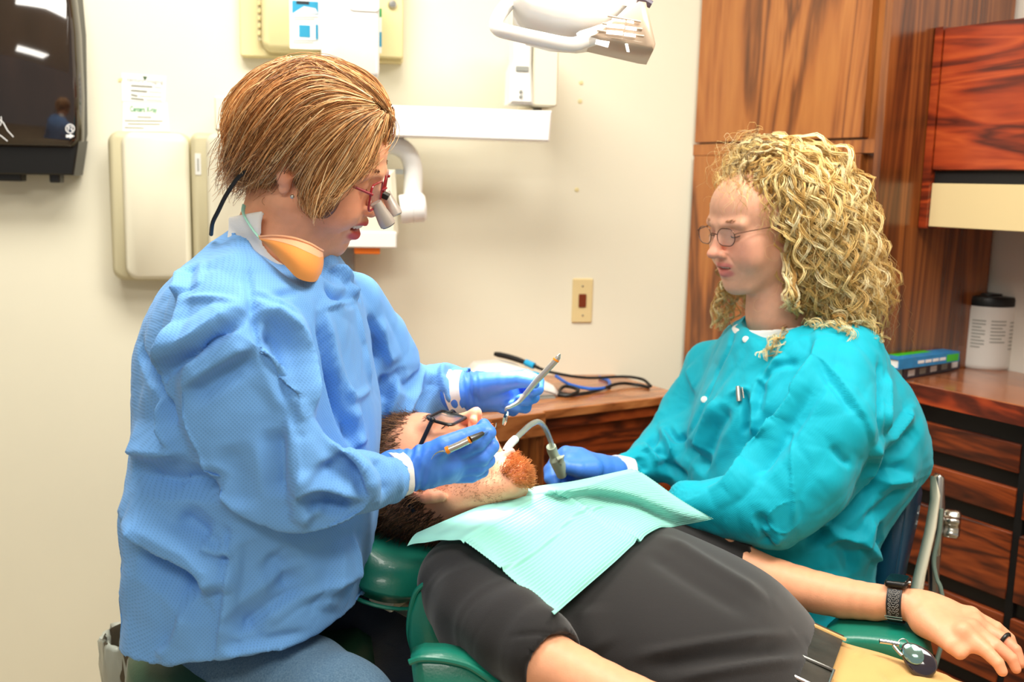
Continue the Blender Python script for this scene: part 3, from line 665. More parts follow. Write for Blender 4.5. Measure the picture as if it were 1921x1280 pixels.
# two notices
t = thing('paper_notice', 'white card with grey lettering taped above the x-ray housing', 'notice', wpos(*wpt(270, 165)))
q = [wpt(228, 137), wpt(312, 144), wpt(310, 192), wpt(229, 190)]
pg = obj('card', M().prism(q[::-1], .001, .002, 0, WF), m_paper, t, smooth=False)
def wtext(nm, s, x, y, hpx, mt, par, n, bold=0, slope=0.08, al='LEFT', xs=1.0):
    a = wpos(*wpt(x, y, n), n); b_ = wpos(*wpt(x + 60, y + 60 * slope, n), n); ex = nrm(b_ - a); ey = np.cross(WN, ex); text(nm, s, pxm(hpx, a[1]) / .72, a, ex, ey, mt, par, al, .0006, bold, .0002, xs)
wtext('lettering', 'century', 238, 152, 7, m_ink, pg, .002); wtext('lettering', 'imaging', 275, 155, 7, m_ink, pg, .002)
m = M(); q = [wpt(268, 143), wpt(277, 144), wpt(272, 152)]; m.prism(q[::-1], .0022, .003, 0, WF); obj('leaf_emblem', m, mat('dark_green_ink', (60, 90, 60), .6), pg, smooth=False)
for k, (x0, x1, y) in enumerate(((246, 286, 160), (246, 276, 169), (246, 258, 177), (246, 270, 184))):
    obj('printed_line', wline([(x0, y), (x1, y + 2.5)], .0026, .0022), m_ink, pg); 
    obj('printed_rule', wline([(x1 + 4, y + 3), (303, y + 5)], .0026, .0007), m_ink, pg)
t = thing('paper_notice', 'white card headed in bold green letters above x-ray housing', 'notice', wpos(*wpt(270, 220)))
q = [wpt(231, 191), wpt(314, 193), wpt(318, 247), wpt(230, 246)]
pg = obj('card', M().prism(q[::-1], .001, .0022, 0, WF), m_paper, t, smooth=False)
wtext('lettering', 'Centers X-ray', 244, 209, 10, m_inkg, pg, .0022, .016, .04, 'LEFT', .58)
for k, (x0, x1, y) in enumerate(((258, 284, 219), (234, 305, 226), (240, 300, 232), (234, 270, 239))): obj('printed_line', wline([(x0, y), (x1, y + 1)], .0028, .0016), m_ink, pg)
t = tag(obj('sticky_tape', M().prism([wpt(222, 148), wpt(230, 146), wpt(230, 152), wpt(222, 154)][::-1], .001, .0022, 0, WF), m_beige, smooth=False), 'bit of yellowed tape at edge of the lettered card', 'tape')

# x-ray unit with folded arm
t = thing('xray_unit', 'cream wall-mounted dental x-ray unit with folding arm', 'x-ray unit', wpos(*wpt(400, 400)))
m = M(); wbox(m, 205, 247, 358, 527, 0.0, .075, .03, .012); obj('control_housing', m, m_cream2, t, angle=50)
m = M(); wbox(m, 230, 249, 356, 525, .0755, .088, .03, .010); obj('front_cover', m, m_cream, t, angle=50)
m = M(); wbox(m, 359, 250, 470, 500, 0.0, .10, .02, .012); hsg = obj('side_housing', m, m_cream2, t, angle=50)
m = M(); wbox(m, 388, 250, 470, 498, .1005, .112, .025, .010); obj('front_cover', m, m_cream, t, angle=50)
m = M(); wbox(m, 366, 288, 377, 328, .10, .1015, .002, 0); nm_ = obj('name_label', m, m_white, hsg, smooth=False)
u0, v0, u1, v1 = wrect(366, 288, 377, 328, .102)
obj('printed_line', M().box(((u0 + u1) / 2 - .002, v0 + .008, .1016), ((u0 + u1) / 2 + .002, v1 - .012, .1019), WF), m_ink, nm_, smooth=False)
# horizontal arm along the wall
m = M(); wbox(m, 412, 186, 1034, 262, .14, .24, .006, .003)
u0, v0 = wpt(404, 245, .24); uu, vv = wpt(430, 180, .24)
q0 = wpt(420, 186, .24); q1 = wpt(1036, 208, .24); q2 = wpt(1031, 266, .24); q3 = wpt(424, 246, .24)
obj('horizontal_arm', M().prism([q0, q1, q2, q3][::-1], .15, .24, .004, WF), m_white2, t)
m = M(); wbox(m, 402, 180, 432, 246, .0, .26, .006, .004); obj('arm_joint', m, m_cream, t)
m = M(); wbox(m, 1000, 60, 1048, 200, .04, .24, .008, .004); obj('arm_bracket', m, m_cream, t)
m = M(); q = [wpt(962, 20, .25), wpt(1000, 20, .25), wpt(998, 120, .25), wpt(1001, 196, .25), wpt(956, 194, .25), wpt(959, 130, .25), wpt(966, 110, .25)]
br = obj('control_handset', M().prism(q[::-1], .17, .25, .006, WF), m_white, t)
m = M(); wbox(m, 968, 124, 992, 134, .25, .253, .002, .001); obj('display', m, m_grey, br)
for y in (172, 181): obj('button', M().lathe([(.004, 0), (.004, .003), (.003, .004)], wpos(*wpt(977, y, .25), .25), WN, 10), m_grey, br)
obj('cable_clip', M().lathe([(.012, 0), (.012, .012)], wpos(*wpt(1012, 207, .2), .17), WZ, 12), m_grey, t)
# tube head behind the clinician's face
m = M(); q = [wpt(590, 318, .2), wpt(742, 318, .2), wpt(748, 436, .2), wpt(736, 464, .2), wpt(590, 464, .2)]
obj('tube_head', M().prism(q[::-1], .06, .2, .012, WF), m_cream, t)
m = M(); wbox(m, 590, 434, 744, 465, .05, .205, .004, .003); obj('head_band', m, m_white, t)
m = M(); wbox(m, 665, 462, 713, 477, .08, .19, .003, .002); obj('orange_catch', m, m_orange, t)
m = M(); wbox(m, 632, 462, 666, 512, .0, .09, .006, .004); obj('wall_foot', m, m_grey, t)
p = [wpos(*wpt(x, y, .16), .16) for x, y in ((690, 270), (720, 270), (745, 274), (765, 288), (774, 312), (775, 345), (774, 372))]
obj('yoke', M().tube(spline(p, 30), .024, 14), m_white2, t)
a = wpos(*wpt(750, 393, .18), .18); b_ = wpos(*wpt(798, 389, .18), .18); ax = nrm(b_ - a); L = np.linalg.norm(b_ - a)
obj('yoke_pivot', M().lathe([(.034, 0), (.036, .004), (.036, L * .45), (.034, L * .47), (.036, L * .5), (.036, L - .006), (.03, L)], a, ax, 24), m_white2, t)
obj('yoke_collar', M().box((-.02, -.006, -.01), (.02, .006, .01), (wpos(*wpt(742, 322, .2), .17), np.array([WX, WZ, WN]))), m_grey, t)

# cream cabinet with stickers, above
t = thing('sharps_cabinet', 'beige steel wall cabinet with blue pictogram sticker and lock', 'wall cabinet', wpos(*wpt(600, 50)))
m = M(); wbox(m, 449, -60, 757, 112, .0, .035, .006, .003); bp = obj('back_plate', m, m_beige, t)
m = M(); wbox(m, 490, -60, 604, 94, .04, .12, .02, .012); cv = obj('cover', m, m_beige, t, angle=50)
m = M(); wbox(m, 700, -60, 757, 108, .036, .07, .006, .003); lk = obj('lock_panel', m, m_beige, t)
obj('hinge', M().tube([wpos(*wpt(487, -40, .06), .05), wpos(*wpt(487, 75, .06), .05)], .006, 10), m_cream2, t)
for k in range(5):
    m = M(); wbox(m, 483, 2 + 14 * k, 489, 10 + 14 * k, .036, .062, .002, .001); obj('hinge_knuckle', m, m_beige, t)
a = wpos(*wpt(736, 8, .07), .07); obj('lock', M().lathe([(.011, 0), (.011, .006), (.008, .01), (.003, .0101)], a, WN, 20), m_chrome, lk)
m = M(); wbox(m, 543, -60, 602, 92, .12, .121, .002, 0); st = obj('sticker', m, m_paper, cv, smooth=False)
m = M(); wbox(m, 548, 2, 597, 26, .1212, .1218, .001, 0); obj('blue_print', m, m_inkb, st, smooth=False)
m = M(); wbox(m, 556, 2, 580, 8, .1219, .1224, .0005, 0); obj('dark_print', m, m_inkk, st, smooth=False)
m = M(); q = [wpt(x, y, .122) for x, y in ((548, 26), (570, 12), (592, 16), (597, 26))]; m.prism(q[::-1], .1219, .1224, 0, WF); obj('pale_print', m, m_inkw, st, smooth=False)
m = M(); wbox(m, 561, 47, 582, 70, .1212, .1218, .001, 0); obj('blue_print', m, m_inkb, st, smooth=False)
m = M(); wbox(m, 592, 46, 597, 74, .1212, .1218, .001, 0); obj('blue_print', m, m_inkb, st, smooth=False)
for y, x0, x1 in ((32, 550, 596), (36, 550, 590), (76, 550, 596), (80, 550, 588)): obj('printed_line', wline([(x0, y), (x1, y)], .1216, .0009), m_ink, st)
m = M(); wbox(m, 711, 20, 716, 100, .07, .071, .001, 0); st2 = obj('sticker', m, m_paper, lk, smooth=False)
m = M(); wbox(m, 711, 60, 716, 88, .0712, .0718, .0005, 0); obj('blue_print', m, m_inkb, st2, smooth=False)
m = M(); wbox(m, 711, 16, 716, 32, .0712, .0718, .0005, 0); obj('green_print', m, m_inkg, st2, smooth=False)
t = thing('arm_cover', 'smooth white box hanging in front of the beige wall cabinet', 'cover box', wpos(*wpt(655, 70, .2), .2))
m = M(); wbox(m, 602, -60, 712, 143, .13, .28, .012, .008); obj('shell', m, m_white2, t, angle=50)
m = M(); wbox(m, 655, -60, 712, 22, .28, .283, .01, .002); obj('flap', m, m_white, t)
obj('hanger', M().box((-.02, -.02, -.092), (.02, .02, .0), (wpos(*wpt(655, 30, .13), .13), WF[1])), m_white, t, smooth=False)
# jack plate
t = thing('wall_jack', 'cream wall plate with small dark socket on the back wall', 'wall plate', wpos(*wpt(1092, 565)))
m = M(); wbox(m, 1074, 523, 1112, 606, 0, .006, .004, .003); pl = obj('plate', m, mat('ivory_plate', (226, 204, 150), .35), t)
m = M(); wbox(m, 1086, 552, 1100, 577, .006, .009, .002, .001); obj('socket', m, mat('brown_socket', (120, 50, 20), .4), pl)
for y in (537, 592): obj('screw', M().lathe([(.0028, 0), (.0028, .001), (.001, .0016)], wpos(*wpt(1093, y, .006), .006), WN, 10), m_chrome, pl)
for k, (x, y) in enumerate(((1090, 155), (1088, 190), (1082, 356))):
    tag(obj('wall_plug', M().lathe([(.006, 0), (.006, .0015), (.004, .002)], wpos(*wpt(x, y), 0.0), WN, 12), m_beige), ['topmost of three filled screw holes right of x-ray arm', 'middle filled screw hole right of x-ray arm', 'lowest filled screw hole, level with the pivot'][k], 'wall plug')

# ------------------------------------------------------------------ examination lamp
YL = 1.62
LP = lambda x, y, d=0.0: W(x, y, YL + d)
t = thing('exam_lamp', 'white dental examination lamp with handle hanging at top', 'lamp', LP(1100, 30))
m_lampw = mat('lamp_white', (250, 246, 240), 0.25, coat=0.4)
def lprism(pix, d0, d1, bev, mt, nm, par, ang=50):
    q = [LP(x, y) for x, y in pix]; o = q[0]; fr = (LP(1100, 30), np.array([RT, UP, np.cross(RT, UP)]))
    pts = [((p - fr[0]) @ RT, (p - fr[0]) @ UP) for p in q]; return obj(nm, M().prism(pts, -d0, -d1, bev, fr, both=True), mt, par, angle=ang)
# head shell: a wide shallow dish seen from the side, prism across the depth
hd = lprism([(985, -40), (962, -10), (990, 22), (1040, 36), (1095, 40), (1140, 34), (1180, 5), (1195, -40)], .01, .19, .014, m_lampw, 'head_shell', t)
hp = spline([LP(1100, 76, -.02), LP(1070, 84, -.025), LP(1010, 73, -.03), LP(960, 62, -.03), LP(936, 55, -.02), LP(931, 45, .0), LP(937, 28, .03), LP(955, 5, .06), LP(975, -14, .08)], 44)
obj('handle', M().tube(hp, .0115, 12), m_lampw, t)
obj('handle_root', M().tube(spline([LP(1085, 77, -.015), LP(1120, 66, -.015), LP(1160, 50, 0), LP(1192, 20, .02)], 16), [.012] + [.014] * 14 + [.012], 12), m_lampw, t)
hs = lprism([(1128, 62), (1195, 12), (1208, 14), (1224, 95), (1220, 106), (1205, 104), (1105, 80)], -.03, .06, .004, mat('lamp_hood_beige', (196, 172, 148), .35, coat=.2), 'vent_hood', t)
m_glow = mat('lamp_glow', (255, 250, 240), .4, emit=(1, .96, .9, 1.3))
def quad(pix, d, th, mt, nm, par):
    fr = (LP(1100, 30), np.array([RT, UP, np.cross(RT, UP)])); pts = [((LP(x, y, d) - fr[0]) @ RT, (LP(x, y, d) - fr[0]) @ UP) for x, y in pix]
    pz = float((LP(1160, 60, d) - fr[0]) @ fr[1][2]); obj(nm, M().prism(pts, pz, pz + th, 0, fr), mt, par, smooth=False)
for (x0, y0, x1, y1) in ((1149, 32, 1173, 41), (1177, 36, 1189, 44), (1139, 44, 1171, 54), (1174, 49, 1194, 58), (1138, 57, 1168, 67), (1171, 62, 1192, 71)):
    quad([(x0, y0), (x1, y0 + 3), (x1, y1), (x0 - 1, y1 - 3)], -.0365, .003, m_glow, 'vent_slot', hs)
for y, x0, x1 in ((33, 1140, 1202), (47, 1130, 1205), (60, 1120, 1208), (72, 1135, 1207)): obj('vent_rib', M().tube([LP(x0, y - 3, -.0355), LP(x1, y + 8, -.0355)], .0018, 6), MATS['lamp_hood_beige'], hs)
quad([(1118, 76), (1143, 80), (1140, 91), (1116, 84)], -.037, .003, m_glow, 'vent_slot', hs); quad([(1172, 84), (1177, 84), (1180, 100), (1175, 99)], -.037, .003, m_glow, 'vent_slot', hs)
obj('mount', M().tube([LP(1180, 16, .03), LP(1188, -10, .03), LP(1200, -60, .03)], [.016, .02, .02], 12), m_lampw, t)
obj('tilt_knob', M().tube([LP(1196, -2, .0), LP(1210, 2, .0), LP(1222, 9, .0)], [.006, .007, .006], 8), mat('knob_purple_grey', (90, 80, 95), .4), t)
obj('lamp_pole', M().tube([LP(1200, -60, .03), V3((LP(1200, -60)[0], YL + .03, CEIL - .002))], .018, 12), m_lampw, t)
tgt = W(945, 842, 1.43); lo = LP(1075, 52, .09)
ax = nrm(tgt - lo)
obj('reflector_glass', M().lathe([(.05, -.012), (.052, -.004), (.05, 0)], lo - ax * .004, ax, 24), m_glow, t)
l = bpy.data.lights.new('exam_beam', 'SPOT'); l.energy = 170; l.spot_size = math.radians(10.5); l.spot_blend = 0.5; l.shadow_soft_size = .04; l.color = (1, .97, .9)
o = bpy.data.objects.new('exam_beam', l); CO.objects.link(o); o.location = Vector(lo + ax * .035 - BASE[t.name]); o.parent = t
o.rotation_euler = Vector(ax).to_track_quat('-Z', 'Y').to_euler()

# ------------------------------------------------------------------ materials of people
m_gownb = cloth('blue_gown_fabric', (110, 166, 228), 0.7, dots=0.17, pitch=0.0034, bump=0.12, noise=0.03, sheen=0.1, spec=0.15)
m_gownt = cloth('teal_gown_fabric', (0, 168, 190), 0.65, dots=0.06, pitch=0.0022, bump=0.10, noise=0.03, sheen=0.1, spec=0.2)
m_glove = mat('blue_nitrile', (76, 138, 236), 0.42, spec=0.5, bump=0.12, bscale=260, noise=0.06, nscale=30)
m_shirt = cloth('black_polo_fabric', (28, 26, 26), 0.75, pitch=0.0, fine=900, bump=0.25, noise=0.06, sheen=0.25, spec=0.2)
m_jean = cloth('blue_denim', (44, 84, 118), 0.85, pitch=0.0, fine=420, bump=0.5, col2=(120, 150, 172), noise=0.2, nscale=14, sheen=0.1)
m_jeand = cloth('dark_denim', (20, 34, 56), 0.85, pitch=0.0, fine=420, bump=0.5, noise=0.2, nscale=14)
m_khaki = cloth('khaki_twill', (202, 160, 98), 0.8, pitch=0.0, fine=600, bump=0.35, noise=0.05, nscale=10)
m_cotton = cloth('white_cotton', (240, 238, 234), 0.8, pitch=0.0, fine=500, bump=0.25)
m_skin1 = mat('skin_warm', (222, 150, 116), 0.45, sss=0.12, attr='col', bump=0.10, bscale=420, spec=0.4)
m_skin2 = mat('skin_fair', (236, 186, 160), 0.45, sss=0.12, attr='col', bump=0.12, bscale=380, spec=0.4)
m_skin3 = mat('skin_tan', (226, 160, 124), 0.45, sss=0.12, attr='col', bump=0.10, bscale=420, spec=0.4)
m_tooth = mat('tooth_enamel', (238, 230, 214), 0.2, coat=0.3)
m_mouth = mat('mouth_lining', (150, 60, 55), 0.35)
m_lash = mat('dark_lash', (50, 32, 24), 0.6)
m_upg = mat('green_vinyl', (20, 112, 92), 0.32, bump=0.12, bscale=300, noise=0.05, nscale=12, coat=0.15)
m_upg2 = mat('dark_green_vinyl', (38, 74, 52), 0.38, bump=0.12, bscale=300, noise=0.05, nscale=12)
m_upb = mat('navy_vinyl', (18, 62, 88), 0.3, bump=0.1, bscale=300, noise=0.06, nscale=12, coat=0.2)
m_hair = mat('hair_fibre', (150, 100, 60), 0.42, attr='col', spec=0.45)

def skincol(V, base, lips=None, lipc=(200, 96, 86), seed=0, blush=()):
    n = snoise(V, 60, seed, 3) * 0.06 + snoise(V, 400, seed + 3, 2) * 0.03
    c = np.tile(srgb(base), (len(V), 1)) * (1 + n)[:, None]
    for p, r, bc, k in blush:
        w = np.exp(-(np.linalg.norm(V - V3(p), axis=1) / r) ** 2)[:, None] * k; c = c * (1 - w) + np.array(srgb(bc)) * w
    if lips is not None:
        w = np.clip(lips, 0, 1)[:, None]; c = c * (1 - w) + np.array(srgb(lipc)) * w
    return c
def head(mouth='closed', jaw=0.0, neck=None, neckr=(.052, .06), h=.0021, wide=1.0, nose=1.0, chin=1.0, lidz=0.0, ears=True, cheek=1.0, crown=1.0, wrink=False, ez=0.0):
    """a head in its own axes: x to the face, y to its left, z up; origin between the ears"""
    ca, sa = math.cos(jaw), math.sin(jaw)
    def J(p):  # jaw swings about the joint below the ear
        x, y, z = p; x -= .0; z += .012; return (x * ca - (-z) * 0 + z * sa + .0, y, -x * sa + z * ca - .012)
    def Jr(p): return J(p)
    lo = V3((-.125, -.105, -.19)); hi = V3((.145, .105, .145))
    if neck is not None: lo = np.minimum(lo, V3(neck[-1]) - neckr[1] * 1.5); hi = np.maximum(hi, V3(neck[-1]) + neckr[1] * 1.5)
    S = SDF(lo, hi, h)
    S.ell((-.01, 0, .042), (.096, .075 * wide, .083), k=.01)
    S.ell((.03, 0, .05), (.058, .064 * wide, .055), k=.02)
    S.ell((.03, 0, -.012), (.060, .061 * wide, .078), k=.02)
    for s in (-1, 1):
        S.ell((.054, s * .044 * wide, -.006), (.025, .02, .02), k=.02)
        S.ell((.055, s * .034, -.035), .028 * cheek, k=.02)
        S.rc(J((.002, s * .05 * wide, -.045)), J((.06, s * .022, -.088)), .02, .018, .025)
    S.ell(J((.073, 0, -.089)), (.02 * chin, .022, .018), k=.018)
    S.ell(J((.066, 0, -.062)), (.029, .032, .024), k=.018)
    S.ell((.068, 0, -.042), (.030, .032, .022), k=.016)
    for s in (-1, 1):
        S.rc((.076, s * .046, .031), (.0885, s * .012, .030), .008, .009, .014)
        S.ell((.100, s * .032, .014), (.0185, .020, .012), k=.010, cut=True)
        S.ell((.0735, s * .0315, .0135), .0138, k=.003)
    S.rc((.088, 0, .022), (.108, 0, -.016), .0065, .0085 * nose, .010)
    S.ell((.1105, 0, -.0195), (.0115 * nose, .0105 * nose, .0095), k=.006)
    for s in (-1, 1):
        S.ell((.100, s * .0125, -.0235), (.010, .0065, .0072), k=.005)
    for s in (-1, 1): S.ell((.1055, s * .0065, -.0305), (.005, .0035, .0032), k=.003, cut=True)
    # lips
    ul, ll = (.0955, 0, -.0455), J((.0935, 0, -.0585))
    sm_ = mouth == 'smile'
    for s in (-1, 1):
        S.rc((.0985, s * .004, -.0445), (.077, s * .030, -.0445) if sm_ else (.084, s * .0235, -.049), .0055, .003, .005)
        S.rc(J((.0965, s * .003, -.0605 if sm_ else -.0585)), J((.077, s * .0285, -.0475)) if sm_ else J((.084, s * .022, -.0525)), .0065, .003, .005)
    if mouth == 'closed': S.ell((.105, 0, -.0515), (.016, .024, .0016), k=.002, cut=True)
    elif mouth == 'smile':
        S.ell((.096, 0, -.0525), (.026, .028, .0055), k=.002, cut=True); S.ell((.080, 0, -.0485), (.022, .036, .0035), k=.002, cut=True)
        for s in (-1, 1): S.ell((.074, s * .036, -.030), .016, k=.016)
    elif mouth == 'part': S.ell((.100, 0, -.0515), (.020, .0215, .0032), k=.002, cut=True)
    elif mouth == 'open':
        c = J((.09, 0, -.052)); S.ell(((c[0] + .088) / 2 + .004, 0, (c[2] - .0515) / 2), (.034, .021, abs(c[2] + .050) / 2 + .002), k=.004, cut=True)
    if ears:
        for s in (-1, 1):
            S.rc((-.004, s * .074 * wide, .028 + ez), (-.010, s * .078 * wide, -.012 + ez), .014, .010, .006)
            S.rc((-.012, s * .080 * wide, .032 + ez), (-.015, s * .081 * wide, -.004 + ez), .010, .008, .006)
            S.ell((-.006, s * .076 * wide, -.022 + ez), (.008, .005, .011), k=.006)
            S.ell((.000, s * .090 * wide, .008 + ez), (.010, .013, .015), k=.003, cut=True)
            S.rc((-.006, s * .093 * wide, .034 + ez), (-.016, s * .093 * wide, .012 + ez), .0045, .0035, .002, cut=True)
            S.ell((.004, s * .078 * wide, .006 + ez), (.004, .006, .005), k=.004)
    if neck is not None:
        P = [V3((-.022, 0, -.02))] + [V3(p) for p in neck]; n = len(P) - 1
        for i in range(n): S.rc(P[i], P[i + 1], neckr[0] + (neckr[1] - neckr[0]) * i / n, neckr[0] + (neckr[1] - neckr[0]) * (i + 1) / n, .03)
    V, Q = S.mesh(1); zc_ = V[:, 2] > .03; V[zc_, 2] = .03 + (V[zc_, 2] - .03) * crown
    N_ = normals(V, Q); dsp = np.zeros(len(V)); lines = []
    for s in (-1, 1):
        lines += [([(.099, s * .017, -.022), (.090, s * .027, -.040), (.079, s * .034, -.060)], .0035, -.0016), ([(.082, s * .018, .0215), (.0865, s * .031, .0245), (.076, s * .046, .019)], .0022, -.0016), ([(.086, s * .020, .003), (.085, s * .033, -.001), (.075, s * .046, .005)], .0028, -.0010),
                  ([(.104, s * .009, -.018), (.099, s * .019, -.020), (.094, s * .018, -.027)], .0022, -.0012), ([(.100, s * .0035, -.032), (.101, s * .0035, -.040)], .0018, .0007), ([(.070, s * .047, .012), (.062, s * .053, .013)], .002, -.0007), ([(.070, s * .047, .008), (.061, s * .053, .004)], .002, -.0007)]
    lines += [(((J((.088, -.016, -.074)), J((.093, 0, -.0725)), J((.088, .016, -.074)))), .0045, -.0016)]
    if wrink: lines += [([(.080, -.035, z_), (.089, 0, z_ + .003), (.080, .035, z_)], .0025, -.0007) for z_ in (.050, .060, .071)]
    for ln, w_, a_ in lines:
        P_ = spline(ln, 14)
        dd = np.min(np.stack([np.linalg.norm(V - p_, axis=1) for p_ in P_]), 0); dd = np.sqrt(np.maximum(dd ** 2 - .0012 ** 2, 0)); dsp += a_ * np.exp(-(dd / w_) ** 2)
    V = V + N_ * dsp[:, None]
    d1 = np.abs(V[:, 2] - (-.0455 + (.003 if mouth == 'smile' else 0) * np.abs(V[:, 1]) / .022)); 
    up = np.clip(1.4 - np.sqrt(((V[:, 0] - .097) / .015) ** 2 + (V[:, 1] / .022) ** 2 + ((V[:, 2] + .0465) / .0062) ** 2) * 1.0, 0, 1)
    lc = J((.0955, 0, -.0585)); dn = np.clip(1.4 - np.sqrt(((V[:, 0] - lc[0]) / .015) ** 2 + (V[:, 1] / .021) ** 2 + ((V[:, 2] - lc[2]) / .0072) ** 2), 0, 1)
    return V, Q, np.clip(np.maximum(up, dn) * 2.5, 0, 1), J
def to_world(V, o, R, s=1.0): return V3(o) + (np.asarray(V, float) * s) @ R
def brow(pts, n, rad, colr, rs_, R, o, s):
    P = spline(pts, 40); out = []
    for i in range(n):
        t = rs_.uniform(0, 1); a = P[int(t * 39)] + rs_.normal(0, .0018, 3) * V3((.3, 1, 1)); d = V3((-.002, .006 * np.sign(P[20][1]), .002 + .002 * rs_.uniform(-1, 1)))
        out.append([a, a + d * .5 + V3((.001, 0, 0)), a + d])
    S = to_world(np.array(out).reshape(-1, 3), o, R, s).reshape(n, 3, 3)
    return strands(S, rad, np.tile(srgb(colr), (n, 1)) * rs_.uniform(.8, 1.2, (n, 1)))
def lashline(parent, o, R, s, z=.004):
    for sg in (-1, 1):
        P = [(.0735 + .0142 * math.cos(a) * .99, sg * .0315 + .0142 * math.sin(a), .0135 - z - .003 * math.cos(a * 1.4)) for a in np.linspace(-1.1, 1.1, 14)]
        obj('eyelashes', M().tube(to_world(np.array(P), o, R, s), [.0003] + [.0007] * 12 + [.0003], 6), m_lash, parent)
def hand(prims, lo, hi, h=.0017, sm=1):
    S = SDF(lo, hi, h)
    for p in prims:
        if p[0] == 'c': S.chain(p[1], p[2], p[3])
        elif p[0] == 'e': S.ell(p[1], p[2], p[3], p[4])
    return S.mesh(sm)
def bounds(P, m): P = np.asarray(P, float).reshape(-1, 3); return P.min(0) - m, P.max(0) + m
def pxchain(pts): return [W(*p[:3]) for p in pts], [pxm(p[3], p[2]) for p in pts]
def pxhand(chains, h=.0017, smooth=1, extra=None):
    """chains of (x, y, depth, radius in pixels), with a blend"""
    L = [(pxchain(c), k) for c, k in chains]; allp = np.concatenate([np.array(c[0]) for c, k in L]); lo, hi = bounds(allp, .045); S = SDF(lo, hi, h)
    for (P, r), k in L: S.chain(P, r, k)
    if extra: extra(S)
    return S.mesh(smooth)
def ring(pl, pr, y, Y, hd, u=(1, 0, 0), v=(0, 1, 0), yl=None):
    a = W(pl, y if yl is None else yl, Y); b = W(pr, y, Y); return ((a + b) / 2, b - a, v, np.linalg.norm(b - a) / 2, hd)

